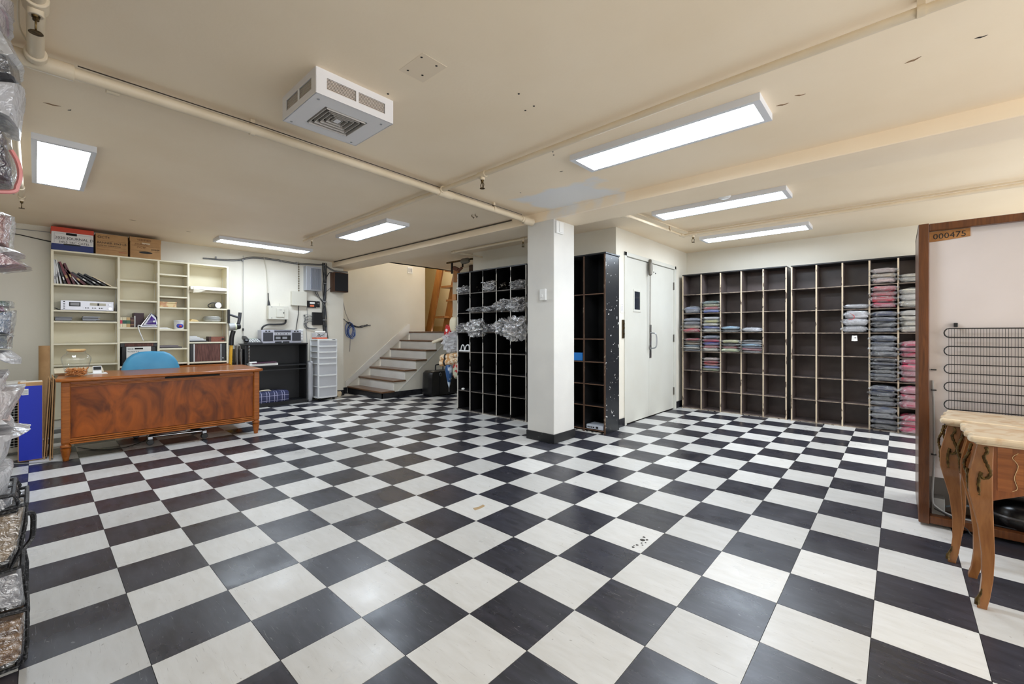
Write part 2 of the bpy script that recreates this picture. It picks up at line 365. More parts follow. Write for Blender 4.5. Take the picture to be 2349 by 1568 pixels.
# block behind the middle shelving: front face, door wall with opening, left face
struct('wall_middle', MB().box(-3.71, -1.21, 3.455, 3.56, 0, CZ+.05).box(-3.71, -3.6, 3.5605, FY, 0, CZ+.05), M_wall, 'cream wall behind the middle black shelves')
struct('wall_door', MB().box(-1.33, -1.21, 3.5605, 3.67, 0, CZ+.05).box(-1.33, -1.21, 5.27, FY, 0, CZ+.05).box(-1.33, -1.21, 3.67, 5.27, 2.10, CZ+.05), M_wall, 'cream wall with the double door')
struct('wall_alcove', MB().box(-5.35, -3.6, 4.42, 4.5, 0, CZ+.05), M_wall)
struct('wall_upper', MB().box(-8.1, -5.2, 5.42, 5.55, 1.1, 3.6).box(-8.2,-8.1,4.5,5.5,1.1,3.6).box(-8.1,SX-.1,4.5,4.62,1.1,3.6), M_yel, 'yellow wall at the top of the stairs')
struct('wall_well', MB().box(-5.55, -5.45, 2.78, 5.45, CZ, 3.6).box(SX-.2,-5.45,2.7,2.8,CZ,3.6), M_wall)
struct('ceiling_upper', MB().box(-8.2, -5.45, 2.7, 5.5, 3.6, 3.7), M_wall)
struct('floor_upper', MB().box(-8.1, SX-.15, 4.64, 5.4, 1.07, 1.169), M_tread)
o = struct('baseboard_upper', MB().box(-8.1, -5.3, 5.405, 5.42, 1.18, 1.30).box(-8.1, -5.3, 5.395, 5.42, 1.27, 1.285), mat('tan baseboard', (226,196,136), .5))
# pillar
pil = struct('pillar', MB().box(-1.69, -1.335, 2.385, 2.755, 0, 2.315), M_pill, 'white patched square pillar', .006)
part(pil, 'baseboard', MB().box(-1.70,-1.325,2.375,2.765,0,.095), speckle('scuffed black vinyl base', (22,22,25), (140,138,134), .7, 22), bevel=.004)
# baseboards
struct('baseboard_left', MB().box(LX, LX+.012, 2.2, 2.597, 0, .1).box(LX-.3, LX+.012, 2.585, 2.597, 0, .1).box(SX, SX+.012, 2.6, 2.81, 0, .1), M_base)
struct('baseboard_back', MB().box(-1.21, -1.198, 5.29, FY, 0, .1).box(-1.21, -1.198, 3.455, 3.655, 0, .1).box(.2,.25,FY-.2,FY,0,.1), M_base)
# ------------------------------------------------------------------ LED panels
M_led = mat('LED diffuser', (226,240,255), .5, emit=PANEL_POWER)
M_frm = mat('white panel frame', (222,224,230), .4)
def panel(cx, cy, lx, ly, label):
    t = thing('ceiling_light', label, 'light', (cx, cy, 2.365), 'flat LED ceiling panels')
    b = .028; z0, z1 = 2.365, CZ
    f = MB().box(cx-lx/2, cx+lx/2, cy-ly/2, cy-ly/2+b, z0, z1).box(cx-lx/2, cx+lx/2, cy+ly/2-b, cy+ly/2, z0, z1)
    f.box(cx-lx/2, cx-lx/2+b*1.3, cy-ly/2+b, cy+ly/2-b, z0, z1).box(cx+lx/2-b*1.3, cx+lx/2, cy-ly/2+b, cy+ly/2-b, z0, z1)
    part(t, 'frame', f, M_frm)
    d = part(t, 'diffuser', MB().box(cx-lx/2+b*1.3, cx+lx/2-b*1.3, cy-ly/2+b, cy+ly/2-b, z0+.004, z0+.012), M_led)
    d.data.materials.append(M_frm)          # only the underside glows
    for p in d.data.polygons: p.material_index = 0 if p.normal.z < -.5 else 1
panel(.155, 1.515, 1.2, .3, 'large glowing LED panel in front of the beam, nearest the camera')
panel(-.02, 3.27, 1.2, .3, 'glowing LED panel just behind the beam beside the smoke detector')
panel(-.06, 4.83, 1.2, .3, 'glowing LED panel nearest the far shelving wall')
panel(-5.42, 1.02, .3, 1.2, 'glowing LED panel running alongside the left wall above the bookcase')
panel(-3.5, 1.56, 1.2, .3, 'glowing LED panel left of the pillar, in front of the stair beam')
panel(-3.36, -1.05, 1.2, .3, 'square-looking foreshortened LED panel at the upper left of the photo')
panel(2.75, 4.4, 1.2, .3, 'LED panel in the far right corner of the room')  # unseen panel, added to light the right end of the room
# unseen lamp added to light the stair wall and yellow landing from above
t = thing('stair_lamp', 'round glass lamp above the upstairs landing', 'lamp', (-6.4, 4.3, 3.45))
part(t, 'globe', MB().sell((-6.4,4.3,3.45), (.13,.13,.12), 1, 1, 12, 8), mat('warm glass', (255,247,236), .4, emit=32), 60)
part(t, 'canopy', MB().cyl((-6.4,4.3,3.55),(-6.4,4.3,3.6),.09), M_white, 40)
# ------------------------------------------------------------------ ceiling pipes and sprinklers
def sprinkler(parent, x, y, z, s=1.0):
    m = M_bronze
    h = MB().cyl((x,y,z),(x,y,z-.012*s),.013*s,.011*s,10).cyl((x,y,z-.012*s),(x,y,z-.022*s),.009*s,.009*s,8)
    for q in (-1, 1): h.tube(smoothpath([(x+q*.006*s,y,z-.02*s),(x+q*.017*s,y,z-.036*s),(x+q*.013*s,y,z-.055*s),(x,y,z-.064*s)],4), .003*s, 6)
    h.cyl((x,y,z-.022*s),(x,y,z-.055*s),.0035*s,.002*s,6).cyl((x,y,z-.064*s),(x,y,z-.068*s),.018*s,.02*s,12)
    part(parent, 'sprinkler_head', h, m, 40, label='dark bronze sprinkler head')
def pipe(label, pts, r, fits=(), straps=(), heads=(), loc=None):
    t = thing('sprinkler_pipe', label, 'pipe', loc or pts[0], 'ceiling sprinkler pipes')
    part(t, 'pipe', MB().tube(pts, r, 14), M_pipe, 40)
    for p, q, rr in fits: part(t, 'fitting', MB().cyl(p, q, rr, None, 16), M_pipe, 40, .003)
    for (x, y, z, ax) in straps:
        d = (.012,0,0) if ax == 'x' else (0,.012,0)
        part(t, 'strap', MB().cyl((x-d[0],y-d[1],z),(x+d[0],y+d[1],z),r*1.16).box(x-.012 if ax=='x' else x-r*.5, x+.012 if ax=='x' else x+r*.5, y-r*.5 if ax=='x' else y-.012, y+r*.5 if ax=='x' else y+.012, z, CZ-.001), M_pipe, 40)
    for (x, y, z, s) in heads: sprinkler(t, x, y, z, s)
    return t
pz = 2.345
pipe('thick painted pipe crossing the ceiling behind the heater to the pillar', [(-1.55,-1.75,pz),(-1.55,-.3,pz),(-1.62,1.15,pz),(-1.64,2.3,pz-.01)], .027,
     [((-1.55,-1.3,pz),(-1.55,-1.06,pz),.036),((-1.622,1.12,pz),(-1.624,1.27,pz),.036),((-1.638,2.22,pz-.01),(-1.64,2.29,pz-.01),.034),((-1.64,2.26,pz-.015),(-1.6,2.37,pz-.03),.04),((-1.585,-.95,pz),(-1.585,-.9,pz),.03)],
     [(-1.556,-.32,pz,'y'),(-1.63,1.8,pz,'y')])
pipe('thin painted pipe along the ceiling past the nearest light panel', [(2.6,1.05,2.36),(.5,1.08,2.36),(-1.2,1.13,2.36),(-4.6,1.22,2.36)], .019,
     [((-1.05,1.125,2.36),(-1.13,1.127,2.36),.025),((-1.09,1.126,2.36),(-1.09,1.126,2.318),.019),((-4.3,1.21,2.36),(-4.38,1.21,2.36),.025),((-4.34,1.21,2.36),(-4.34,1.21,2.32),.016),((-1.58,1.14,2.36),(-1.68,1.14,2.36),.03)],
     [(1.36,1.065,2.36,'x')], [(-1.09,1.126,2.32,1),(-4.34,1.21,2.32,.8)])
pipe('short painted pipe coming straight at the camera, upper left corner', [(-.6,-1.18,pz),(-1.5,-1.18,pz)], .026,
     [((-1.0,-1.18,pz),(-1.08,-1.18,pz),.035),((-1.04,-1.18,pz),(-1.04,-1.18,pz-.05),.022),((-1.46,-1.18,pz),(-1.5,-1.18,pz),.036)], [], [(-1.04,-1.18,pz-.045,1)])
pipe('white painted branch pipe beside the bagged clothes on the left', [(-1.55,-1.262,pz),(-4.5,-1.262,pz)], .018,
     [((-4.1,-1.262,pz),(-4.2,-1.262,pz),.024),((-4.44,-1.262,pz),(-4.52,-1.262,pz),.024),((-4.48,-1.262,pz),(-4.48,-1.262,pz-.04),.016)], [], [(-4.48,-1.262,pz-.035,1)])
pipe('painted pipe turning a corner above the double door', [(-1.33,2.81,2.34),(-.77,2.81,2.34),(-.68,4.17,2.34),(2.6,4.17,2.34)], .017,
     [((-.81,2.81,2.34),(-.74,2.81,2.34),.025),((-.775,2.80,2.34),(-.765,2.87,2.34),.025),((-.686,4.1,2.34),(-.68,4.2,2.34),.022),((-.6,4.17,2.34),(-.52,4.17,2.34),.023),((-.56,4.17,2.34),(-.56,4.17,2.30),.017),((-1.33,2.81,2.34),(-1.29,2.81,2.34),.024)],
     [(-.70,3.8,2.34,'y')], [(-.56,4.17,2.305,1)])
solo('conduit', MB().tube([(-1.33,2.86,2.385),(-.74,2.86,2.385),(-.64,4.22,2.385),(2.6,4.24,2.385)], .009, 8), M_pipe, 'slim conduit hugging the ceiling above the corner pipe', 'conduit', 40)
pipe('painted pipe above the middle black shelves', [(-3.5,2.85,2.30),(-1.75,2.85,2.30)], .017,
     [((-2.19,2.85,2.3),(-2.11,2.85,2.3),.023),((-2.15,2.85,2.3),(-2.15,2.85,2.265),.015),((-3.5,2.85,2.3),(-3.44,2.85,2.3),.023),((-3.47,2.85,2.3),(-3.44,3.4,2.3),.013)], [], [(-2.15,2.85,2.268,1)])
solo('conduit', MB().tube([(LX+.1,2.36,2.395),(-1.9,2.36,2.39)], .007, 6), mat('dark cable', (60,50,40), .6), 'dark cable along the top of the ceiling beam', 'cable', 40)
solo('cable', MB().tube(smoothpath([(-1.19,-1.21,2.4),(-1.05,-1.22,2.37),(-1.2,-1.225,2.36),(-1.35,-1.222,2.37),(-1.49,-1.20,2.39)]), .004, 6), M_pipe, 'thin looping painted wire beside the upper left sprinkler', 'wire', 40)
solo('cable', MB().tube([(-1.521,-1.05,2.372),(-1.524,-.3,2.372),(-1.592,1.1,2.372),(-1.612,2.2,2.368)], .003, 6), mat('dark cable', (0,0,0)), 'dark wire running along the thick ceiling pipe', 'wire', 40)  # dark tube draws the thin shadow along the thick pipe
t = thing('ceiling_hook', 'pair of small dark hooks in the ceiling beside the pillar', 'hook', (-2.1,1.95,CZ-.03))
for dx in (0,.05): part(t, 'hook', MB().tube(smoothpath([(-2.1+dx,1.95,CZ),(-2.1+dx,1.95,CZ-.02),(-2.08+dx,1.96,CZ-.03),(-2.1+dx,1.97,CZ-.035)],4), .004, 6), M_bronze, 40)
# smoke detector
t = thing('smoke_detector', 'round white smoke detector on the ceiling behind the beam', 'detector', (.13, 2.98, 2.35))
part(t, 'base', MB().lathe([(.055,.055),(.058,.04),(.056,.03)], (.13,2.98,2.35)), M_plast, 40)
part(t, 'cap', MB().lathe([(.052,.03),(.05,.012),(.036,.002),(.0,.0)][::-1], (.13,2.98,2.35)), M_plast, 40)
part(t, 'slot', MB().box(.105,.155,2.93,2.934,2.362,2.368), M_ink)
# ceiling unit heater
hx0, hx1, hy0, hy1, hz0 = -1.165, -.755, -.29, .125, 2.28
t = thing('unit_heater', 'square white ceiling heater with side grilles and louvred outlet', 'heater', ((hx0+hx1)/2, (hy0+hy1)/2, hz0))
M_hw = mat('heater white enamel', (232,230,232), .35)
h = MB().box(hx0, hx1, hy0, hy0+.004, hz0, CZ).box(hx0, hx1, hy1-.004, hy1, hz0, CZ).box(hx0, hx0+.004, hy0, hy1, hz0, CZ).box(hx1-.004, hx1, hy0, hy1, hz0, CZ)
cx, cy = (hx0+hx1)/2-.005, (hy0+hy1)/2-.005; g = .115
h = MB()
# side panels with openings
def sidewall(mb, ax, fixed, a0, a1, zlo, zhi, oz0, oz1, m=.05):
    th = .004
    def bx(p0, p1, z0, z1):
        if ax == 'x': mb.box(fixed-th/2, fixed+th/2, p0, p1, z0, z1)
        else: mb.box(p0, p1, fixed-th/2, fixed+th/2, z0, z1)
    bx(a0, a1, zlo, oz0); bx(a0, a1, oz1, zhi); mid = (a0+a1)/2
    for p0, p1 in ((a0, a0+m), (mid-.007, mid+.007), (a1-m, a1)): bx(p0, p1, oz0, oz1)
for ax, fx, a0, a1 in (('x', hx1, hy0, hy1), ('x', hx0, hy0, hy1), ('y', hy0, hx0, hx1), ('y', hy1, hx0, hx1)): sidewall(h, ax, fx, a0, a1, hz0, CZ, hz0+.035, CZ-.035)
h.box(hx0, hx1, hy0, cy-g, hz0, hz0+.004).box(hx0, hx1, cy+g, hy1, hz0, hz0+.004).box(hx0, cx-g, cy-g, cy+g, hz0, hz0+.004).box(cx+g, hx1, cy-g, cy+g, hz0, hz0+.004)
part(t, 'housing', h, M_hw)
part(t, 'interior', MB().box(hx0+.03, hx1-.03, hy0+.03, hy1-.03, hz0+.03, CZ-.002), mat('dark heater inside', (50,44,40), .7))
for k in range(8):
    z = hz0+.039+k*.0068
    part(t, 'grille_bar', MB().box(hx0+.05, hx1-.05, hy0+.004, hy0+.012, z, z+.0034).box(hx0+.05, hx1-.05, hy1-.012, hy1-.004, z, z+.0034).box(hx1-.012, hx1-.004, hy0+.05, hy1-.05, z, z+.0034).box(hx0+.004, hx0+.012, hy0+.05, hy1-.05, z, z+.0034), mat('grille grey', (206,194,184), .5))
for k, s in enumerate((.108, .086, .064, .042, .022)):
    z = hz0-.004+k*.003
    ring = MB()
    for q in (-1, 1):
        ring.obox((cx, cy+q*s, z+.008), (2*s+.003, .003, .02)).obox((cx+q*s, cy, z+.008), (.003, 2*s+.003, .02))
    part(t, 'louvre', ring, mat('louvre grey', (196,190,184), .4))
part(t, 'deflector', MB().box(cx-.018, cx+.018, cy-.014, cy+.014, hz0+.004, hz0+.01), M_hw)
for qx in (-.17, .16):
    for qy in (-.17, .17): part(t, 'screw', MB().cyl((cx+qx, cy+qy, hz0+.001), (cx+qx, cy+qy, hz0-.003), .006, None, 8), M_steel)
# ------------------------------------------------------------------ cubby shelving
ORD = ['first','second','third','fourth','fifth','sixth','seventh']
M_fsh = mat('charcoal brown shelf paint', (112,99,96), .32, c2=(94,82,78), scale=5)
M_edge = speckle('worn shelf edge', (200,182,156), (96,80,66), .6, 26, .6, stretch=(1,1,.35))
M_bedge = speckle('worn black shelf edge', (206,200,190), (40,38,36), .58, 24, .6, stretch=(1,1,.35))
M_sedge = mat('shelf front edge', (150,134,118), .5, c2=(92,80,72), scale=20)
M_chip = speckle('chipped black paint', (34,36,40), (214,212,208), .665, 24, .28)
def cubby(label, xs, yf, yb, zs, mbody, medge, msedge, thick=.016, side=1, mside=None, top_over=0, name='cubby_shelf'):
    """upright cubby unit; side=1 opens to -Y, side=-1 opens to +Y; xs divider centres, zs shelf levels (top..bottom)"""
    t = thing(name, label, 'shelving', ((xs[0]+xs[-1])/2, (yf+yb)/2, 0))
    y0, y1 = min(yf, yb), max(yf, yb); h = thick/2; fe = yf; ys = (yf, yf+side*.006); ylo, yhi = min(ys), max(ys)
    bd0, bd1 = (y0+.006, y1) if side == 1 else (y0, y1-.006)
    zt, zb = zs[0], 0
    for i, x in enumerate(xs):
        nm = 'side_panel' if i in (0, len(xs)-1) else 'divider'
        d = part(t, nm, MB().box(x-h, x+h, bd0, bd1, zb, zt), (mside if mside and i == len(xs)-1 else mbody))
        part(d, 'edge_strip', MB().box(x-h, x+h, ylo, yhi, zb, zt), medge, label='worn pale front edge')
    part(t, 'top_panel', MB().box(xs[0]-h-top_over, xs[-1]+h+top_over, y0-(.012 if top_over else .004), y1, zt, zt+.018), M_chip if mside else M_black, bevel=.003)
    part(t, 'back_panel', MB().box(xs[0]-h, xs[-1]+h, yb-side*.008 if side==1 else yb, yb if side==1 else yb+.008, 0, zt), mbody)
    sh = {}
    for i in range(len(xs)-1):
        a, b = xs[i]+h, xs[i+1]-h
        for z in zs[1:]:
            zz = max(z, .018)
            d = part(t, 'shelf', MB().box(a, b, bd0, bd1, zz-.012, zz), mbody)
            part(d, 'edge_strip', MB().box(a, b, ylo+.001, yhi, zz-.0115, zz-.0005), msedge)
    part(t, 'plinth', MB().box(xs[0]-h, xs[-1]+h, y0+.004, y0+.016, 0, .008), M_bedge)
    return t
ZS = [2.0]+[2.0-.2835*i for i in range(1, 7)]+[.02]
XL = [-1.14,-.872,-.605,-.335,-.065,.2]; XR = [.262,.525,.786,1.04,1.293,1.548]
cubby('tall dark cubby shelving unit standing beside the double door', XL, 5.4, 5.7, ZS, M_fsh, M_edge, M_sedge)
cubby('tall dark cubby shelving unit partly hidden by the wooden-cased refrigerator', XR, 5.4, 5.7, [z-.006 for z in ZS], M_fsh, M_edge, M_sedge)
XM = [-3.575,-3.307,-3.041,-2.777,-2.514,-2.25]
cubby('black cubby shelving unit holding crumpled plastic, left of the pillar', XM, 3.02, 3.42, [2.01]+ZS[1:], M_black, M_bedge, mat('dark shelf edge', (120,112,104), .5, c2=(70,64,58), scale=20), .014)
XN = [-1.94,-1.685,-1.428,-1.155]
cubby('narrow chipped black shelving unit between the pillar and the double door', XN, 3.095, 3.41, [2.03,1.59,1.075,.812,.557,.308,.035], M_black, speckle('chipped brown edge', (86,62,46), (150,130,110), .62, 30, .6, stretch=(1,1,.4)), mat('brown shelf edge', (104,76,58), .5), .02, 1, M_chip, .012, 'narrow_shelf')
XK = [-1.21,-.945,-.68,-.415,-.15,.115]
cubby('black cubby shelving unit of bagged clothes at the left edge', XK, -1.36, -1.74, [2.0]+ZS[1:], M_black, M_bedge, M_sedge, .014, -1)
# ------------------------------------------------------------------ bagged garments
GC = {'grey-blue':(120,128,152),'teal':(40,96,92),'pale yellow':(222,220,170),'red':(206,78,90),'blue':(110,126,206),'cream':(224,216,200),
 'white':(226,226,232),'yellow':(226,222,140),'light blue':(150,186,210),'grey':(120,122,132),'brown':(120,104,92),'tan':(206,184,156),'crimson':(196,60,100),
 'violet blue':(96,92,190),'lavender':(176,176,216),'pink':(226,132,150),'pale green':(206,218,168),'blush':(216,190,182),'navy':(58,64,92),'slate':(82,88,106),'charcoal':(70,72,80),
 'ivory':(222,212,190),'rose red':(206,80,106),'black':(40,40,46),'coral':(220,96,92)}
def gmat(c):
    a = GC[c]; return mat('garment '+c, a, .8, c2=tuple(int(v*.86) for v in a), scale=9, stretch=(1,1,4), bump=.25, bscale=45)
GM = []; PMs = []; PF = []
for k in range(5):
    a = MB()
    # folded garment: two or three soft layers
    a.sell((0,0,.5), (.5,.5,.5), .6, .3, 28, 12, .16, 2.4, k+1)
    a.v = [(p[0], p[1], p[2]-.30*p[0]**2+.10*noise.noise(Vector((p[0]*4, p[1]*2, k*3.3)))) for p in a.v]
    me = a.mesh('garment', smooth=60); GM.append(me)
    b = MB().sell((0,0,.5), (.535,.54,.58), .75, .35, 34, 16, .2, 4.0, k+11)
    b.v = [(p[0], p[1], p[2]-.28*p[0]**2+.12*noise.noise(Vector((p[0]*6, p[1]*3, k*2.1)))) for p in b.v]
    for q in (-1, 1):      # crimped bag ends sticking out at the sides
        b.add([(q*.40,-.5,.5),(q*.62,-.57,.28+.07*k),(q*.56,-.35,.42),(q*.42,-.1,.6),(q*.60,-.56,.62),(q*.42,-.46,.85),(q*.25,-.575,.55),(q*.52,-.6,.48)], [(0,1,2,3),(0,1,4,5),(6,7,1,0)])
    b.v = [tuple(Vector(p)+noise.noise_vector(Vector((p[0]*9, p[1]*9, p[2]*2.5+k)))*.028) for p in b.v]
    PMs.append(b.mesh('plastic_sleeve', smooth=10))
    c = MB().sell((0,0,.5), (.54,.54,.5), .75, .55, 52, 30, .42, 3.2, k+31)
    c.v = [tuple(Vector(p)+noise.noise_vector(Vector(p)*7+Vector((k*5,0,0)))*.08+noise.noise_vector(Vector(p)*17+Vector((0,k*5,0)))*.045) for p in c.v]; PF.append(c.mesh('crumpled_film'))
def slot_mat(o, m):
    if not o.data.materials: o.data.materials.append(None)
    o.material_slots[0].link = 'OBJECT'; o.material_slots[0].material = m
gi = 0
def garment(c, x, y, z, wd, dp, h, label, group, filmm=F_bag, rz=0):
    global gi; gi += 1
    t = thing('bagged_garment', label, 'garment', (x, y, z), group, rz)
    for me, nm, m, s in ((GM[gi % 5], 'garment', gmat(c), (wd, dp, h)), (PMs[gi*3 % 5], 'plastic_sleeve', filmm, (wd, dp, h))):
        o = bpy.data.objects.new(nm, me); COL.objects.link(o); o.parent = t; o.scale = s
        if gi % 2: o.rotation_euler = (0,0,PI) if nm == 'garment' else (0,0,0)
        slot_mat(o, m)
    return t
def pile(unit, cols, rows, col, row, xs, lst, htot, dy=0, wf=.95, zoff=0):
    """lst top to bottom"""
    a, b = xs[col-1]+.008, xs[col]-.008; z0 = max(ZS[row], .02)+.001+zoff; n = len(lst); h = htot/n
    for i, c in enumerate(reversed(lst)):
        k = n-i-1; r = random.uniform
        pos = 'lying alone' if n == 1 else ('topmost' if k == 0 else 'bottom one' if k == n-1 else ORD[k]+' from top')
        garment(c, (a+b)/2+r(-.006,.006), 5.4+.13+dy+r(-.022,.01), z0+i*h*.985, (b-a)*wf*r(.93,1.0), .27, h*r(.95,1.25),
            f'{c} bagged garment, {pos}, {ORD[row-1]} shelf, {ORD[col-1]} column, {unit} far unit', 'bagged garments in the far shelving', rz=r(-.05,.05))
U = 'left'
pile(U,5,7,1,2,XL,['grey-blue'],.085); pile(U,5,7,2,2,XL,['teal','pale yellow','red','blue'],.17)
pile(U,5,7,1,3,XL,['grey-blue','grey','cream','red'],.215,-.02); pile(U,5,7,2,3,XL,['white','yellow','cream','blue','cream'],.225)
pile(U,5,7,3,3,XL,['light blue','grey'],.075); pile(U,5,7,4,3,XL,['white'],.06)
pile(U,5,7,1,4,XL,['red','brown','tan','light blue','cream','grey'],.19); pile(U,5,7,2,4,XL,['grey-blue','crimson','violet blue','red','cream'],.235)
pile(U,5,7,3,4,XL,['pale yellow','charcoal','red','pale green'],.175); pile(U,5,7,4,4,XL,['black','white','light blue','lavender','pink','white'],.18,-.035)
pile(U,5,7,2,5,XL,['blush','red','coral','blue','pale green'],.195)
U = 'right'
pile(U,5,7,3,2,XR,['white'],.05); pile(U,5,7,3,3,XR,['white','white','white'],.24,-.035)
pile(U,5,7,4,1,XR,['blush','tan','blush'],.175,-.02); pile(U,5,7,4,2,XR,['red','red','red','rose red'],.255,-.02); pile(U,5,7,4,3,XR,['navy','slate','black','slate'],.24,-.035)
pile(U,5,7,4,4,XR,['slate','slate','grey','charcoal'],.24,-.03); pile(U,5,7,4,5,XR,['black','slate','charcoal','black','slate','charcoal'],.27,-.03)
pile(U,5,7,4,6,XR,['navy','slate','charcoal','grey'],.22,-.04); pile(U,5,7,4,7,XR,['slate','charcoal','navy','black'],.262,-.04)
pile(U,5,7,5,1,XR,['ivory','cream'],.09,-.02); pile(U,5,7,5,2,XR,['ivory','cream','ivory'],.21,-.03); pile(U,5,7,5,3,XR,['cream','ivory','ivory','cream'],.245,-.03)
pile(U,5,7,5,4,XR,['rose red','pink','rose red'],.175,-.03); pile(U,5,7,5,5,XR,['crimson','rose red','rose red','red'],.265,-.04)
pile(U,5,7,5,6,XR,['crimson','rose red','rose red'],.24,-.07); pile(U,5,7,5,7,XR,['rose red','rose red','crimson'],.19,-.075)
# jersey stripe folds and swing tags
t = thing('price_tag', 'pair of small white swing tags hanging under the white jerseys', 'tag', (.90,5.375,1.1))
for k, dx in enumerate((0,.018)): part(t, 'tag', MB().obox((.895+dx,5.376-.004*k,1.075), (.034,.001,.065), RY(.08*(1-2*k))), M_paper)
part(t, 'string', MB().tube([(.905,5.37,1.16),(.9,5.374,1.105)], .001, 5), M_ink)
part(t, 'print', MB().box(.903,.921,5.3705,5.371,1.078,1.086), M_ink)
solo('jersey_trim', MB().tube(smoothpath([(.855,5.345,1.375),(.885,5.335,1.36),(.905,5.332,1.33),(.885,5.33,1.30),(.85,5.332,1.305)]), .0035, 6), M_red, 'red trim on the crumpled white jersey', 'trim', 40)
# crumpled film in the middle unit
def crumple(x, y, z, s, label, m=F_foil, rz=0, k=0):
    t = bpy.data.objects.new('plastic_bag', PF[k % 5]); COL.objects.link(t); t.location = (x, y, z); t.scale = s; t.rotation_euler = (0,0,rz)
    slot_mat(t, m); return tag(t, label, 'plastic bag', 'crumpled clear bags in the middle black unit')
for k, (c, r, wd, h, dy, dz, dx) in enumerate([(1,1,.24,.11,0,0,.0),(3,1,.26,.15,0,0,.0),(5,1,.25,.11,-.02,0,0),
    (2,2,.28,.07,-.02,0,-.02),(3,2,.26,.08,-.01,0,0),(4,2,.27,.15,-.03,0,0),(5,2,.28,.18,-.06,-.01,0),
    (1,3,.27,.13,-.03,0,.0),(2,3,.28,.23,-.07,-.06,.01),(3,3,.26,.11,-.02,0,0),(4,3,.27,.2,-.04,-.03,.0),(5,3,.30,.30,-.10,-.10,-.01)]):
    x = (XM[c-1]+XM[c])/2+dx
    crumple(x, 3.02+.10+dy, ZS[r]+.002+dz, (wd, .26, h), f'crumpled clear plastic bag on {ORD[r-1]} shelf, {ORD[c-1]} column of middle black unit', rz=.2*(k % 3-1), k=k)
t = thing('hanger_bundle', 'white plastic hanger pieces on fourth shelf of middle black unit', 'hanger', (-3.44,3.06,ZS[4]+.002))
part(t, 'hook', MB().tube(smoothpath([(-3.54,3.05,.872),(-3.51,3.05,.955),(-3.47,3.05,.95),(-3.45,3.05,.885),(-3.42,3.05,.95),(-3.36,3.05,.96),(-3.35,3.05,.88)],4), .008, 6), M_plast, 40)
part(t, 'bar', MB().box(-3.555,-3.32,3.03,3.09,.869,.885), M_plast)
solo('paper_scrap', MB().sell((-3.5,3.06,.31),(.03,.02,.014),.8,.8,10,6,.4,3,2), M_paper, 'small white scrap on sixth shelf of middle black unit', 'paper')
# narrow unit contents
t = thing('network_switch', 'flat white electronic box on the bottom of the narrow black shelving', 'electronics', (-1.29,3.2,.037))
part(t, 'case', MB().box(-1.4,-1.18,3.105,3.28,.037,.085), mat('pale grey plastic', (206,212,222), .35), bevel=.004)
for k in range(4): part(t, 'port', MB().box(-1.385+k*.024,-1.368+k*.024,3.1035,3.106,.05,.064), M_ink)
part(t, 'screen', MB().box(-1.275,-1.245,3.1035,3.106,.047,.07), M_ink)
solo('blue_box', MB().box(-1.62,-1.455,3.11,3.26,.814,.905), mat('bright blue card', (40,130,214), .4), 'small bright blue box on the narrow black shelving beside the pillar', 'box', bevel=.003)
# ------------------------------------------------------------------ double door
M_hinge = mat('aged hinge', (120,116,108), .4, .7)
def leaf(name, y0, y1, label):
    o = struct(name, MB().box(-1.262, -1.218, y0, y1, .012, 2.085), M_door, label, .003)
    return o
d1 = leaf('door_1', 3.712, 4.384, 'left leaf of the off-white double door with a small window')
d2 = leaf('door_2', 4.388, 5.236, 'right leaf of the off-white double door with pull handle')
struct('trim_2', MB().box(-1.262,-1.196,3.655,3.708,0,2.14).box(-1.262,-1.196,5.24,5.293,0,2.14).box(-1.262,-1.196,3.655,5.293,2.09,2.14), M_door, 'off-white door frame', .004)
struct('trim_3', MB().box(-1.3,-1.262,3.66,5.29,0,2.1), M_dark)
for dd, yy in ((d1, 3.712), (d2, 5.236)):
    for z in (.27, 1.06, 1.84): part(dd, 'hinge', MB().box(-1.219,-1.212,yy-.02,yy+.02,z-.055,z+.055).cyl((-1.21,yy,z-.055),(-1.21,yy,z+.055),.007), M_hinge, 40)
fr = part(d1, 'window_frame', MB().box(-1.22,-1.208,3.915,3.94,1.41,1.70).box(-1.22,-1.208,4.10,4.125,1.41,1.70).box(-1.22,-1.208,3.94,4.10,1.41,1.44).box(-1.22,-1.208,3.94,4.10,1.67,1.70), M_door, bevel=.003)
part(d1, 'pane', MB().box(-1.219,-1.214,3.94,4.10,1.44,1.67), mat('dark wired glass', (44,48,56), .08), label='dark glass pane')
part(d2, 'push_plate', MB().box(-1.219,-1.214,4.395,4.455,.80,1.25), M_steel, label='steel plate')
part(d2, 'pull_handle', MB().tube(smoothpath([(-1.215,4.43,.93),(-1.155,4.44,.94),(-1.14,4.45,.99),(-1.14,4.45,1.08),(-1.155,4.44,1.13),(-1.215,4.43,1.14)]), .009, 8), M_steel, 40)
t = thing('door_closer_cable', 'grey sash weight and cable hanging down the middle of the double door', 'cable', (-1.19,4.36,.9))
part(t, 'weight', MB().lathe([(.0,0),(.024,.02),(.03,.09),(.03,.16),(.02,.21),(.012,.225)], (-1.18,4.34,1.9)), M_hinge, 40)
part(t, 'cable', MB().tube([(-1.18,4.34,1.92),(-1.185,4.345,1.4),(-1.19,4.35,.99)], .006, 6), M_hinge, 40)
part(t, 'ring', MB().tube([(-1.185,4.35+.032*math.cos(q*.4),.945+.032*math.sin(q*.4)) for q in range(16)], .005, 6, True), M_hinge, 40)
for k in range(3): part(d2, 'screw', MB().cyl((-1.219,4.47+k*.06,1.99-k*.012),(-1.212,4.47+k*.06,1.99-k*.012),.008), M_ink)
t = thing('lock_plate', 'dark metal elevator-style push plate beside the double door', 'plate', (-1.205,3.625,1.08))
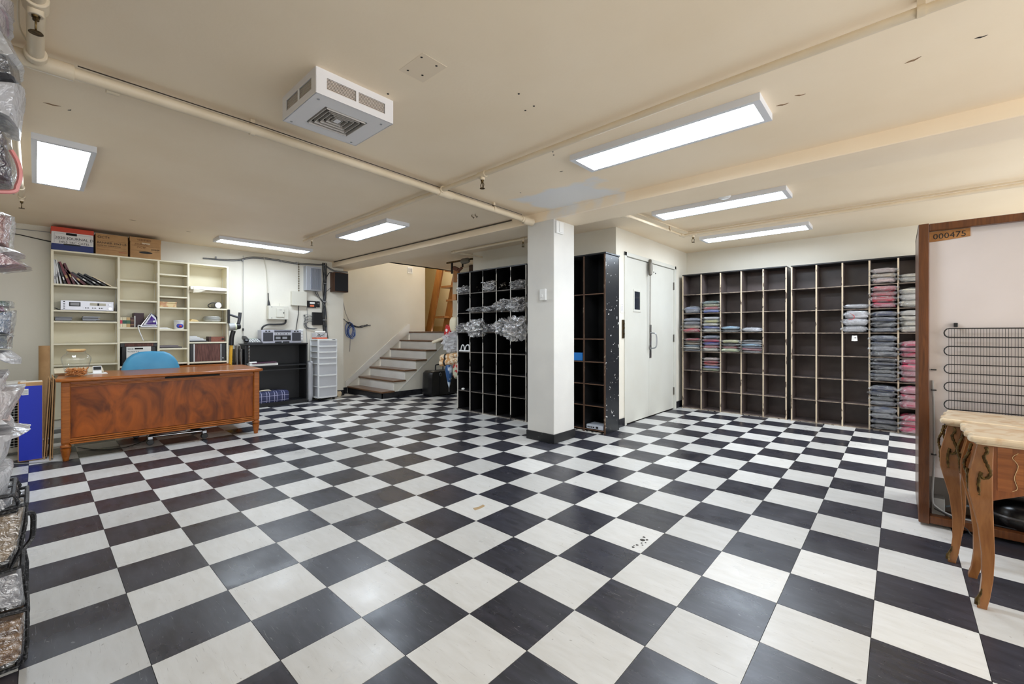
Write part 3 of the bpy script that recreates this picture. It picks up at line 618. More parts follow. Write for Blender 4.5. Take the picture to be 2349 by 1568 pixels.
part(t, 'plate', MB().box(-1.209,-1.196,3.597,3.652,1.075,1.30), mat('dark aged brass', (74,62,44), .35, .8), bevel=.006)
for z in (1.13,1.2,1.255): part(t, 'button', MB().cyl((-1.197,3.625,z),(-1.188,3.625,z),.013), M_bronze, 40)
t = thing('wall_notice', 'small white notice on the wall beside the double door', 'sign', (-1.205,3.6,1.39))
part(t, 'card', MB().box(-1.2095,-1.206,3.565,3.635,1.385,1.495), M_paper)
for k in range(4): part(t, 'print_line', MB().box(-1.206,-1.2055,3.575,3.622,1.41+k*.017,1.414+k*.017), mat('grey print', (140,140,150), .7))
part(t, 'print_mark', MB().box(-1.206,-1.2055,3.594,3.606,1.478,1.486), M_ink)
# pillar fittings
t = thing('thermostat', 'white wall thermostat on the left face of the pillar', 'thermostat', (-1.464,2.37,1.475))
part(t, 'body', MB().box(-1.503,-1.425,2.356,2.385,1.48,1.60), M_plast, bevel=.006)
part(t, 'dial', MB().cyl((-1.475,2.356,1.525),(-1.475,2.345,1.525),.018), M_plast, 40)
t = thing('door_sensor', 'slim white sensor box high on the right face of the pillar', 'sensor', (-1.325,2.47,2.17))
part(t, 'body', MB().box(-1.336,-1.312,2.40,2.53,2.17,2.295), M_plast, bevel=.005)
part(t, 'cover', MB().box(-1.313,-1.302,2.445,2.515,2.18,2.285), M_plast, bevel=.004)
# ------------------------------------------------------------------ staircase
t = thing('staircase', 'white painted staircase with brown wooden treads against the cream wall', 'staircase', (-5.93,3.4,0))
RUN, RISE = .2315, .1745; ty = [2.80+RUN*i for i in range(7)]; tz = [.122+RISE*i for i in range(7)]
XS0, XS1 = SX+.02, -5.33
for i in range(7):
    y, z = ty[i], tz[i]; yb = ty[i]+RUN+.03 if i < 6 else 5.39
    part(t, 'tread', MB().box(XS0 if i < 6 else SX-1.5 if False else XS0, XS1+.03, y, yb, z-.028, z), M_tread, bevel=.008)
    if i > 0: part(t, 'riser', MB().box(XS0, XS1-.01, y+.025, y+.04, tz[i-1], z-.028), M_white)
part(t, 'side_panel', MB().prism([(2.83,.09),(4.42,.09),(4.42,tz[6]-.03)]+[q for i in range(6,-1,-1) for q in ((ty[i]+.03+(RUN if i<6 else .2), tz[i]-.028), (ty[i]+.03, tz[i]-.028))], 'x', XS1-.03, XS1), M_wall)
part(t, 'stringer_strip', MB().prism([(3.10,.075),(3.125,.075),(4.42,1.10),(4.42,1.125)], 'x', XS1, XS1+.01), M_white)
part(t, 'base_panel', MB().box(XS0, XS1+.012, 2.815, 2.83, 0, .095).box(XS1, XS1+.012, 2.815, 4.42, 0, .1), M_base)
part(t, 'skirt_board', MB().prism([(2.78,.10),(2.78,.22),(4.17,tz[6]+.16),(4.22,tz[6]+.16),(4.22,tz[6]-.05),(4.1,tz[6]-.1)], 'x', SX, SX+.02), M_white, bevel=.003)
# ladder on the landing
t = thing('wooden_ladder', 'wooden plank ladder leaning at the top of the stairs', 'ladder', (-6.4,4.95,tz[6]))
lz = tz[6]+.003
def rail(x0, x1, y, wd=.2, zt=3.0):
    # leaning in X: bottom x0, top x1
    k = (x1-x0)/(2.55-lz); xt = x0+k*(zt-lz)
    part(t, 'rail', MB().prism([(x0, lz), (x0+wd, lz), (xt+wd, zt), (xt, zt)], 'y', y, y+.045), M_ladder, bevel=.004)
rail(-6.87,-6.46,4.88,.21); rail(-6.48,-6.06,5.05,.2,2.75); rail(-6.13,-5.80,5.2,.2,2.6)
for x0, x1, z in ((-6.56,-6.2,1.47),(-6.33,-5.93,2.14),(-6.15,-5.78,1.83),(-6.2,-5.8,2.5)): part(t, 'rung', MB().box(x0, x1, 4.9, 5.24, z, z+.045), M_ladder, bevel=.004)
# switch plate on stair wall
t = thing('light_switch', 'small white double switch plate high on the stair wall', 'switch', (SX,4.24,2.43))
part(t, 'plate', MB().box(SX,SX+.01,4.17,4.30,2.42,2.56), M_plast, bevel=.003)
for k in (0,1): part(t, 'rocker', MB().box(SX+.01,SX+.016,4.19+k*.055,4.225+k*.055,2.45,2.53), mat('grey rocker', (180,180,184), .4))
# fire-door track
t = thing('door_track', 'dark overhead door track with hanging hardware above the middle shelves', 'track', (-4.0,3.5,2.2))
part(t, 'rail', MB().box(-4.35,-3.72,3.44,3.47,2.30,2.325), M_bronze)
part(t, 'bracket', MB().box(-4.22,-4.19,3.43,3.45,2.12,2.31).box(-3.95,-3.93,3.43,3.45,2.2,2.31), mat('dark iron', (50,44,38), .5, .6))
part(t, 'roller', MB().cyl((-3.9,3.40,2.29),(-3.9,3.47,2.29),.04), M_hinge, 40)
part(t, 'motor', MB().sell((-3.86,3.42,2.29),(.1,.03,.045),.7,.7,16,10,.2,3,3), M_hinge, 50)
part(t, 'clamp', MB().obox((-4.1,3.44,2.19),(.12,.05,.06),RY(.4)).obox((-4.0,3.44,2.17),(.1,.04,.03),RY(-.5)), mat('rusty clamp', (104,60,40), .6), bevel=.004)
solo('wood_block', MB().box(-4.15,-4.04,3.42,3.47,1.97,2.17), M_ladder, 'pale wooden block hanging beside the middle black unit', 'block', bevel=.004)
solo('wood_block', MB().box(-3.70,-3.62,3.02,3.07,1.63,1.72), M_ladder, 'small pale wooden block on the side of the middle black unit', 'block', bevel=.003)
solo('door_post', MB().box(-4.68,-4.58,4.25,4.35,0,2.40), mat('dark brown post', (70,48,36), .5, c2=(54,36,26), scale=6), 'dark brown wooden post behind the middle black unit', 'post', bevel=.004)
# clutter hanging beside the middle unit
sx = -3.62
t = thing('detergent_carton', 'red and white carton hanging beside the middle black unit', 'carton', (-3.9,3.2,1.12))
part(t, 'carton', MB().obox((-3.96,3.2,1.17),(.14,.12,.17),RY(.35)), M_red, bevel=.01)
part(t, 'bottle', MB().sell((-3.84,3.2,1.27),(.09,.07,.12),.6,.7,16,10,.1,2,4), mat('cream bottle', (226,214,184), .4), 50)
part(t, 'emblem', MB().cyl((-3.975,3.14,1.18),(-3.975,3.135,1.18),.025,.025,14), M_paper)
crumple(-3.86, 3.22, .86, (.34,.22,.30), 'crumpled clear carrier bag hanging beside the middle black unit', F_milk, .3, 2)['category'] = 'plastic bag'
t = thing('cardboard_roll', 'pale wrapping roll poking out of the hanging carrier bag', 'roll', (-4.15,3.15,1.0))
part(t, 'roll', MB().cyl((-4.30,3.12,.985),(-3.95,3.2,1.10),.024), mat('cream roll', (224,210,184), .6), 40)
part(t, 'core', MB().cyl((-4.303,3.119,.984),(-4.299,3.12,.985),.014), M_ink)
t = thing('rolled_rug', 'tan rolled fabric bundles with dark ties beside the middle black unit', 'fabric roll', (-3.9,3.2,.6))
part(t, 'roll', MB().cyl((-4.11,3.16,.735),(-3.70,3.24,.80),.06).cyl((-4.07,3.10,.66),(-3.72,3.2,.72),.05), mat('tan patterned cloth', (196,146,92), .8, c2=(230,210,180), scale=22, mix=(.45,.55)), 40)
part(t, 'tie', MB().cyl((-4.03,3.173,.748),(-4.0,3.18,.752),.064).cyl((-4.0,3.12,.674),(-3.97,3.13,.678),.054), M_ink, 40)
part(t, 'cloth', MB().sell((-3.78,3.2,.56),(.09,.06,.13),.8,.8,16,12,.3,3,6), mat('floral cloth', (196,196,170), .8, c2=(180,50,50), scale=16, mix=(.52,.58)), 50)
t = thing('umbrella', 'folded blue and white umbrella hanging above the black suitcase', 'umbrella', (-3.95,3.2,.3))
part(t, 'canopy', MB().lathe([(.004,.28),(.02,.34),(.05,.48),(.062,.58),(.05,.63),(.015,.66)], (-3.93,3.15,.0), 10), mat('blue umbrella cloth', (40,80,130), .5, c2=(200,214,228), scale=9, mix=(.5,.56)), 30)
part(t, 'shaft', MB().cyl((-3.93,3.15,.64),(-3.93,3.15,.75),.007).cyl((-3.93,3.15,.22),(-3.93,3.15,.3),.005), M_steel, 40)
part(t, 'hook', MB().tube(smoothpath([(-3.93,3.15,.74),(-3.9,3.15,.765),(-3.75,3.15,.77),(-3.574,3.15,.77)]), .005, 6), M_steel, 40)
t = thing('suitcase', 'black leather suitcase standing against the side of the stairs', 'suitcase', (-5.0,3.84,0))
part(t, 'body', MB().puff([(3.52,.005),(4.12,.005),(4.14,.05),(4.13,.42),(4.10,.46),(3.56,.46),(3.52,.42),(3.50,.05)], 'x', -5.14, -4.86, 8, .93, .002, 1, 3), mat('black leather', (20,20,22), .32, bump=.15, bscale=40), 50)
part(t, 'handle', MB().tube(smoothpath([(-5.0,3.72,.455),(-5.0,3.72,.54),(-5.0,3.75,.555),(-5.0,3.86,.555),(-5.0,3.89,.54),(-5.0,3.89,.455)]), .011, 8), M_blackp, 40)
for yy in (3.7, 3.92): part(t, 'strap', MB().box(-4.862,-4.853,yy,yy+.03,.02,.45), M_blackp)
for yy in (3.715, 3.935): part(t, 'buckle', MB().tube([(-4.848,yy+.02*math.cos(q*.63),.39+.03*math.sin(q*.63)) for q in range(10)], .003, 5, True), M_steel, 40)
# ------------------------------------------------------------------ bookcase on the left wall
BF, BB = -5.95, -6.225
UY = [-1.05,-.483,-.094,.227,.69]
t = thing('bookcase', 'tall cream built-in bookcase with four bays of uneven shelves', 'bookcase', (-6.09,-.18,0))
for i, y in enumerate(UY): part(t, 'upright', MB().box(BB, BF, y-.011, y+.011, 0 if i in (0,1) else .70, 2.085), M_hutch, bevel=.002)
part(t, 'top_board', MB().box(BB, BF, UY[0]-.011, UY[-1]+.011, 2.085, 2.103), M_hutch, bevel=.002)
part(t, 'back_panel', MB().box(BB, BB+.008, UY[0], UY[-1], .1, 2.085), M_hutch)
BAY = [[1.713,1.407,1.28,1.018,.767],[1.813,1.557,1.211,1.03,.72],[1.926,1.778,1.63,1.483,1.188,.935,.74],[1.726,1.488,1.295,1.013,.737]]
for b, zs in enumerate(BAY):
    for z in zs: part(t, 'shelf', MB().box(BB+.008, BF-.004, UY[b]+.011, UY[b+1]-.011, z-.02, z), M_hutch, bevel=.002)
for b, y in enumerate(UY[1:]):
    for x in (BF-.03, BB+.06): part(t, 'shelf_track', MB().box(x-.006, x+.006, y-.014, y-.011, .8, [1.82,1.93,1.98,1.95][b]), mat('pale metal track', (226,226,222), .35, .3))
t = thing('credenza', 'brown wooden low cabinet under the cream bookcase', 'cabinet', (-6.05,.1,0))
part(t, 'carcass', MB().box(-6.22,-5.93,-.46,.69,0,.66), M_walnut, bevel=.004)
part(t, 'top', MB().box(-6.22,-5.91,-.468,.70,.66,.695), M_walnut2, bevel=.006)
part(t, 'door', MB().box(-5.93,-5.915,-.44,.11,.05,.63), M_walnut, bevel=.003); part(t, 'door', MB().box(-5.93,-5.915,.13,.67,.05,.63), M_walnut, bevel=.003)
# archive boxes on top
def hbox(label, y0, y1, h, lid, body, band=None, x0=-6.2, x1=-5.955, z=2.104, lidh=.055):
    t = thing('archive_box', label, 'box', ((x0+x1)/2, (y0+y1)/2, z), 'archive boxes on the bookcase')
    part(t, 'body', MB().box(x0+.004, x1-.004, y0+.004, y1-.004, z, z+h-.01), body, bevel=.002)
    if lid: part(t, 'lid', MB().box(x0, x1, y0, y1, z+h-lidh, z+h), lid, bevel=.002)
    if band: part(t, 'band', MB().box(x0+.003, x1-.003, y0+.003, y1-.003, z, z+.075), band)
    return t
bx = hbox('white archive box with orange-red lid and blue band on the bookcase', -1.06,-.706,.268,mat('orange red card', (206,70,44), .6),mat('white card', (230,228,226), .7),mat('blue card', (38,52,110), .6))
text(bx,'2020 JOURNAL D',.042,(-5.9575,-1.03,2.235),(0,1,0),(0,0,1),M_ink); text(bx,'34%5 TRC CATEL',.034,(-5.9575,-1.0,2.19),(0,1,0),(0,0,1),M_ink)
part(bx,'handle_slot',MB().box(-5.9585,-5.957,-.94,-.85,2.285,2.312),M_dark,bevel=.0)
part(bx,'brand_strip',MB().box(-5.958,-5.9555,-.96,-.82,2.168,2.184),M_ink)
part(bx,'label_line',MB().box(-5.9585,-5.9575,-1.035,-.73,2.226,2.228).box(-5.9585,-5.9575,-1.035,-.73,2.297,2.299).box(-5.9585,-5.9575,-1.036,-1.034,2.19,2.299).box(-5.9585,-5.9575,-.731,-.729,2.19,2.299),mat('grey print',(0,0,0)))
bx = hbox('plain brown archive box with black handwriting, middle of three on the bookcase', -.694,-.392,.262,None,M_card)
text(bx,'OCT+',.042,(-5.957,-.675,2.30),(0,1,0),(0,0,1),M_ink); text(bx,'BANNER 20x9 LB',.036,(-5.957,-.68,2.235),(0,1,0),(0,0,1),M_ink)
text(bx,'SUITE 900 WAREHOUSE',.02,(-5.957,-.675,2.205),(0,1,0),(0,0,1),M_ink); text(bx,'BANKERS',.018,(-5.957,-.48,2.14),(0,1,0),(0,0,1),mat('red print',(190,90,70),.7))
part(bx,'rule_line',MB().box(-5.9582,-5.957,-.68,-.41,2.272,2.274).box(-5.9582,-5.957,-.68,-.41,2.192,2.194).box(-5.9582,-5.957,-.68,-.41,2.163,2.165),mat('brown print',(120,84,56),.8))
bx = hbox('brown lidded archive box with printed oval, nearest the ceiling light', -.378,-.066,.262,M_card,M_card)
text(bx,'VERIFIED',.036,(-5.953,-.31,2.322),(0,1,0),(0,0,1),mat('brown print',(0,0,0))); text(bx,'JOURNAL',.03,(-5.957,-.33,2.27),(0,1,0),(0,0,1),mat('brown print',(0,0,0)))
text(bx,'OCTF',.034,(-5.957,-.31,2.228),(0,1,0),(0,0,1),mat('brown print',(0,0,0))); text(bx,'2010-09',.026,(-5.957,-.17,2.215),(0,1,0),(0,0,1),M_ink)
part(bx,'handle_slot',MB().box(-5.9585,-5.957,-.26,-.18,2.285,2.303),mat('pale card',(214,196,170),.8))
part(bx,'brand_oval',MB().prism([(-.222+.068*math.cos(q*.35),2.178+.014*math.sin(q*.35)) for q in range(18)],'x',-5.958,-5.9555),M_ink)
part(bx,'rule_line',MB().box(-5.9585,-5.957,-.37,-.08,2.258,2.26).box(-5.9585,-5.957,-.37,-.08,2.196,2.198),mat('brown print',(0,0,0)))
# books bay 1
BKc = {'white':(222,222,222),'black':(34,34,36),'crimson':(110,26,36),'maroon':(84,22,30),'cream':(214,196,160),'charcoal':(52,52,54)}
lab = ['first','second','third','fourth','fifth','sixth','seventh','eighth','ninth','tenth','eleventh','twelfth']
for i, (y, th, h, a, c) in enumerate([(-1.034,.013,.275,2,'white'),(-1.014,.012,.275,4,'white'),(-.985,.013,.275,9,'white'),(-.955,.017,.25,13,'black'),(-.922,.024,.265,18,'crimson'),(-.88,.02,.255,19,'maroon'),
      (-.835,.01,.15,34,'white'),(-.79,.026,.235,46,'maroon'),(-.72,.02,.225,53,'charcoal'),(-.665,.018,.225,54,'black'),(-.605,.018,.225,56,'black'),(-.55,.012,.2,58,'cream')]):
    R = RX(math.radians(a)); base = Vector((0, y, 1.7135)); t = thing('book', f'{c} book leaning on the top left bookcase shelf, {lab[i]} from the left', 'book', (-6.05,y,1.7135), 'leaning books on the top left shelf')
    dp = .19
    part(t, 'cover', MB().obox(Vector((-6.06,0,0))+base+R@Vector((0,th/2,h/2)), (dp, th, h), R), mat('book '+c, BKc[c], .45))
    part(t, 'pages', MB().obox(Vector((-6.058,0,0))+base+R@Vector((0,th/2,h-.001)), (dp-.012, th*.7, .006), R), M_paper)
    part(t, 'spine_label', MB().obox(Vector((-5.9645,0,0))+base+R@Vector((0,th/2,h*(.25+.08*(i % 3)))), (.002, th*.6, h*.14), R), mat('gilt', (190,160,90), .4) if c in ('crimson','maroon') else M_paper if c != 'white' else mat('grey print',(0,0,0)))
# cassette deck
M_deck = mat('silver fascia', (206,206,212), .35, .4)
t = thing('cassette_deck', 'silver cassette deck with buttons and dial on the second shelf', 'cassette deck', (-6.06,-.757,1.408))
part(t, 'case', MB().box(-6.19,-5.965,-.98,-.535,1.412,1.52), M_blackp, bevel=.003); part(t, 'fascia', MB().box(-5.967,-5.955,-.985,-.53,1.41,1.523), M_deck, bevel=.003)
part(t, 'cassette_window', MB().box(-5.956,-5.952,-.915,-.82,1.455,1.505), M_ink); part(t, 'cassette', MB().box(-5.953,-5.951,-.905,-.83,1.465,1.497), mat('grey cassette', (150,150,152), .5))
part(t, 'meter', MB().box(-5.956,-5.952,-.74,-.6,1.47,1.50), mat('meter face', (196,190,170), .4)); part(t, 'meter_bar', MB().box(-5.953,-5.951,-.675,-.66,1.47,1.50), M_ink)
for z in (1.43,1.455,1.48,1.507): part(t, 'button', MB().box(-5.957,-5.95,-.963,-.948,z-.006,z+.004), M_ink)
for k in range(10): part(t, 'button', MB().box(-5.957,-5.95,-.80+k*.02,-.791+k*.02,1.433,1.446), M_ink if k % 3 else M_steel)
part(t, 'knob', MB().cyl((-5.956,-.562,1.438),(-5.94,-.562,1.438),.015), M_chrome, 40); part(t, 'knob', MB().cyl((-5.956,-.562,1.485),(-5.943,-.562,1.485),.013), M_steel, 40)
for y in (-.95,-.56): part(t, 'foot', MB().cyl((-5.99,y,1.408),(-5.99,y,1.413),.012), M_blackp)
solo('loose_cord', MB().tube(smoothpath([(-6.1,-.985,1.42),(-6.0,-1.0,1.413),(-5.98,-1.03,1.43),(-5.97,-1.01,1.42),(-6.0,-1.0,1.413)]), .004, 6), M_cord, 'short black power cord beside the cassette deck', 'cord', 40)
rr = random.Random(3)
for nm, y0, y1, n, lb in (('left',-1.03,-.89,5,'left'),('middle',-.81,-.66,6,'middle')):
    for k in range(n):
        z = 1.281+k*.0095; s = rr.uniform(-.012,.012)
        solo('disc_case', MB().box(-6.12,-5.98+s,y0+abs(s),y1+s,z,z+.009), mat('disc case %d' % (k % 3), [(30,30,34),(90,92,100),(150,156,166)][k % 3], .25), f'plastic disc case, {lab[k]} from bottom of the {lb} pile under the cassette deck', 'disc case', group='disc cases under the cassette deck')
solo('magazine', MB().box(-6.15,-5.975,-.68,-.51,1.281,1.292), mat('dark magazine', (44,40,38), .4), 'dark flat magazine right of the disc cases', 'magazine')
# bay 2
def book(label, y0, y1, z, h, c, bands=(), x1=-5.97, dp=.15):
    t = thing('book', label, 'book', (x1-.08,(y0+y1)/2,z), 'books beside the iron')
    m = mat('cover %d_%d_%d' % c, c, .5)
    part(t, 'cover', MB().box(x1-dp, x1, y0, y1, z, z+h), m, bevel=.003); part(t, 'pages', MB().box(x1-dp+.006, x1-.006, y0+.005, y1-.005, z+h-.001, z+h+.001), M_paper)
    for (a, b, bc) in bands: part(t, 'spine_band', MB().box(x1-.001, x1+.001, y0, y1, z+h*a, z+h*b), mat('band %d_%d_%d' % bc, bc, .5))
z = 1.212
book('cream book with a red spine band, leftmost beside the iron', -.468,-.447,z,.125,(226,214,186),[(.35,.7,(196,60,84))]); book('cream book with a green spine band beside the iron', -.446,-.408,z,.125,(226,214,178),[(.35,.7,(36,84,66))])
book('tan book with a green spine band beside the iron', -.407,-.372,z,.125,(196,164,112),[(.35,.7,(60,100,76))]); book('dark brown gilt-lettered book beside the iron', -.37,-.335,z,.125,(64,30,28),[(.2,.3,(150,110,70)),(.6,.8,(110,80,60))])
book('slim white booklet between the brown book and dark album', -.333,-.322,z,.145,(228,226,222)); book('tall dark purple album behind the iron', -.335,-.235,z,.185,(56,30,36),[],-6.0)
text(bpy.data.objects['book'],'MENU',.001,(-5.98,-.45,1.25),(0,1,0),(0,0,1),M_ink) if False else None
t = thing('iron', 'purple and white steam iron standing on its heel in the bookcase', 'iron', (-5.98,-.19,1.212))
part(t, 'soleplate', MB().prism([(-.285,1.225),(-.18,1.40),(-.165,1.41),(-.27,1.222)], 'x', -6.03, -5.93), M_chrome, bevel=.004)
part(t, 'body', MB().puff([(-.272,1.228),(-.175,1.40),(-.12,1.34),(-.105,1.26),(-.12,1.222)], 'x', -6.035, -5.925, 6, .8, .001, 2, 3), mat('white iron shell', (226,226,234), .3), 50)
part(t, 'water_tank', MB().puff([(-.225,1.25),(-.17,1.36),(-.135,1.32),(-.12,1.25)], 'x', -5.93, -5.918, 4, .8, .001, 1, 2), mat('purple translucent plastic', (70,40,130), .2), 50)
part(t, 'handle', MB().tube(smoothpath([(-5.98,-.17,1.385),(-5.98,-.115,1.345),(-5.98,-.105,1.28),(-5.98,-.12,1.235)]), .013, 8), mat('dark purple grip', (34,24,50), .35), 40)
part(t, 'heel', MB().box(-6.03,-5.93,-.275,-.11,1.212,1.232), mat('white iron shell', (0,0,0)), bevel=.005)
part(t, 'dial', MB().cyl((-5.92,-.145,1.29),(-5.912,-.145,1.29),.012), M_plast, 40)
part(t, 'power_cord', MB().tube(smoothpath([(-5.94,-.26,1.222),(-5.93,-.30,1.235),(-5.925,-.295,1.18),(-5.92,-.275,1.11),(-5.925,-.25,1.04)]), .006, 8), M_plast, 40)
M_rust = mat('rust brown woven box', (120,80,70), .8, c2=(84,52,46), scale=30, stretch=(1,3,.3))
t = thing('file_box', 'black file storage box with white label card behind the blue chair', 'box', (-6.07,-.285,.721))
part(t, 'body', MB().box(-6.2,-5.965,-.455,-.115,.722,.975), M_blackp, bevel=.008); part(t, 'lid', MB().box(-6.21,-5.958,-.465,-.107,.965,1.005), M_rust, bevel=.005)
part(t, 'lid_end', MB().box(-6.21,-5.955,-.467,-.425,.96,1.008).box(-6.21,-5.955,-.147,-.105,.96,1.008), M_blackp, bevel=.004)
part(t, 'label_card', MB().box(-5.965,-5.957,-.41,-.17,.76,.963), M_paper); part(t, 'handle_slot', MB().box(-5.958,-5.955,-.33,-.25,.93,.947), M_dark)
text(t,'2010',.028,(-5.9565,-.40,.925),(0,1,0),(0,0,1),M_ink); text(t,'Receipts 2-3',.022,(-5.9565,-.40,.895),(0,1,0),(0,0,1),M_ink)
# bay 3
t = thing('tin_box', 'small beige patterned keepsake tin in the narrow bookcase bay', 'tin', (-6.03,.01,1.484))
M_tin = mat('beige patterned tin', (222,200,150), .4, c2=(200,150,110), scale=14, mix=(.5,.6))
part(t, 'body', MB().box(-6.12,-5.975,-.078,.10,1.484,1.54), M_tin, bevel=.006); part(t, 'lid', MB().box(-6.124,-5.971,-.082,.104,1.535,1.556), M_tin, bevel=.006)
t = thing('tub', 'white plastic tub with blue and red label in the narrow bay', 'tub', (-6.02,.135,1.189))
part(t, 'tub', MB().lathe([(.05,0),(.055,.01),(.058,.10),(.06,.105)], (-6.02,.135,1.189)), M_plast, 40); part(t, 'lid', MB().lathe([(.061,.105),(.062,.12),(.05,.124)], (-6.02,.135,1.189)), mat('clear lid', (214,216,218), .2), 40)
part(t, 'label', MB().sell((-5.968,.135,1.235),(.008,.038,.03),.8,1,14,10), mat('blue label', (60,70,170), .4), 60); part(t, 'label_red', MB().sell((-5.962,.14,1.23),(.008,.016,.014),.8,1,12,8), M_red, 60)
for k in range(3): solo('paper_stack', MB().box(-6.15+.01*k,-5.965-.006*k,-.08,.05-.02*k,1.189+k*.008,1.196+k*.008), M_paper, f'white booklet, {lab[k]} from bottom of the pile left of the tub', 'booklet')
solo('binder', MB().box(-6.15,-5.965,-.08,.16,.936,.952), mat('dark binder', (56,50,52), .4), 'flat dark binder, lower of two in the narrow bay', 'binder', bevel=.002); solo('binder', MB().box(-6.15,-5.97,-.08,.12,.9525,.972), mat('grey binder', (120,112,116), .4), 'flat grey folder lying on the dark binder', 'binder', bevel=.002)
# bay 4
t = thing('fabric_roll', 'cream folded roller blind resting across the right bookcase bay', 'fabric', (-5.97,.46,1.727))
part(t, 'cloth', MB().puff([(-6.1,1.728),(-5.93,1.725),(-5.90,1.74),(-5.93,1.785),(-6.05,1.80),(-6.12,1.77)], 'y', .245, .67, 8, .9, .004, 5, 2), mat('cream canvas', (236,228,208), .8), 50)
part(t, 'flap', MB().puff([(.27,1.69),(.36,1.70),(.42,1.735),(.28,1.765)], 'x', -5.93, -5.905, 4, .8, .003, 7, 2), mat('cream canvas', (0,0,0)), 50)
t = thing('flask', 'steel flask with black strap lying on its side in the bookcase', 'flask', (-6.05,.56,1.489))
part(t, 'body', MB().cyl((-6.18,.58,1.535),(-5.97,.58,1.535),.044), M_steel, 40, .004); part(t, 'base_ring', MB().cyl((-5.972,.58,1.535),(-5.965,.58,1.535),.036), M_chrome, 40)
part(t, 'strap', MB().tube(smoothpath([(-6.0,.56,1.57),(-5.985,.5,1.565),(-5.985,.46,1.53),(-5.985,.48,1.50),(-6.0,.54,1.495)]), .006, 6), M_blackp, 40); part(t, 'band', MB().cyl((-6.0,.58,1.535),(-5.985,.58,1.535),.046), M_blackp, 40)
for k in range(7):
    z = 1.296+k*.011; r = [.1,.105,.108,.11,.108,.104,.095][k]
    solo('plate', MB().lathe([(.04,0),(.07,.002),(r,.012),(r,.015),(.06,.006),(.0,.006)], (-6.08,.53,z), 24), M_plast if k % 2 else mat('cream china', (226,224,214), .2), f'white dinner plate, {lab[k]} from the bottom of the stack in the bookcase', 'plate', 40, group='stacked dinner plates')
solo('envelope', MB().puff([(.245,1.297),(.36,1.297),(.33,1.32),(.27,1.335)], 'x', -6.16, -5.97, 4, .9, .003, 3, 2), mat('manila paper', (224,196,140), .7), 'crumpled manila envelope beside the dinner plates', 'envelope', 50)
for k, (y1, c) in enumerate(((.45,'black'),(.43,'white'),(.40,'white'),(.36,'white'),(.33,'white'))):
    solo('ring_binder', MB().box(-6.17,-5.96-.004*k,.242,y1,1.014+k*.017,1.029+k*.017), mat('book '+c, (0,0,0)), f'{c} flat ring binder, {lab[k]} from bottom of the pile beside the wooden box', 'binder', group='flat binder pile', bevel=.002)
t = thing('wooden_box', 'small reddish wooden index box in the right bookcase bay', 'box', (-6.03,.56,1.014))
part(t, 'body', MB().box(-6.12,-5.975,.49,.655,1.015,1.085), wood('reddish box wood', (150,84,60), (110,58,42), 5), bevel=.003); part(t, 'end', MB().box(-6.12,-5.974,.465,.495,1.015,1.087), mat('dark box end', (70,44,38), .5), bevel=.002)
part(t, 'plaque', MB().cyl((-5.975,.635,1.05),(-5.972,.635,1.05),.016), M_ink, 40)
t = thing('file_box', 'rust brown woven file box with black ends, right bookcase bay', 'box', (-6.07,.46,.738))
part(t, 'body', MB().box(-6.2,-5.96,.30,.60,.739,.985), M_rust, bevel=.003); part(t, 'end', MB().box(-6.2,-5.956,.245,.30,.739,.985), M_blackp, bevel=.004); part(t, 'end', MB().box(-6.2,-5.956,.60,.665,.739,.985), M_blackp, bevel=.004)
part(t, 'trim', MB().box(-5.958,-5.953,.285,.297,.74,.985).box(-5.958,-5.953,.603,.612,.74,.985), M_plast); part(t, 'knob', MB().cyl((-5.956,.63,.78),(-5.945,.63,.78),.008), M_steel, 40)
# ------------------------------------------------------------------ desk
a = -.0515
t = thing('desk', 'large walnut writing desk with carved front panel and turned feet', 'desk', (-4.147,-.252,0), rz=a)
HW = .775; DZ = .735
part(t, 'desktop', MB().prism([(-.86,-HW-.035),(.0,-HW-.04),(.03,-HW-.01),(.035,HW+.01),(.0,HW+.04),(-.86,HW+.035)], 'z', DZ-.03, DZ), M_walnut2, bevel=.01, local=True)
part(t, 'front_panel', MB().box(-.045,-.025,-HW+.05,HW-.05,.2,.66), M_walnut, local=True)
for z0, x in ((.145,.0),(.163,-.004),(.181,-.01)): part(t, 'moulding', MB().box(-.06,x,-HW+.05,HW-.05,z0,z0+.015), M_walnut2, bevel=.005, local=True)
for z0, x in ((.655,-.012),(.668,-.006),(.69,-.016)): part(t, 'moulding', MB().box(-.06,x,-HW+.05,HW-.05,z0,z0+.013), M_walnut2, bevel=.004, local=True)
part(t, 'frieze', MB().box(-.06,-.02,-HW+.05,HW-.05,.68,.706), M_walnut2, local=True)
part(t, 'gap', MB().box(-.03,-.004,-.06,.40,.684,.702), M_dark, local=True, label='dark slot where a strip of moulding is missing')
for sy in (-1, 1):
    for sx_, nm in ((-.03,'leg'), (-.80,'leg')):
        x, y = sx_, sy*(HW-.025)
        l = part(t, 'leg', MB().box(x-.03,x+.03,y-.03,y+.03,.155,.706), M_walnut2, bevel=.01, local=True)
        part(l, 'turned_foot', MB().lathe([(.018,0),(.021,.004),(.021,.018),(.027,.05),(.034,.095),(.036,.105),(.026,.112),(.037,.122),(.037,.135),(.028,.145),(.03,.157)], (x,y,0), 18), M_walnut2, 50, local=True)
    part(t, 'side_panel', MB().box(-.80,-.05,sy*(HW-.03)-.01,sy*(HW-.03)+.01,.16,.70), M_walnut, local=True)
part(t, 'pedestal', MB().box(-.80,-.35,-HW+.04,-.42,.2,.70), M_walnut, local=True); part(t, 'pedestal', MB().box(-.80,-.35,.42,HW-.04,.2,.70), M_walnut, local=True)
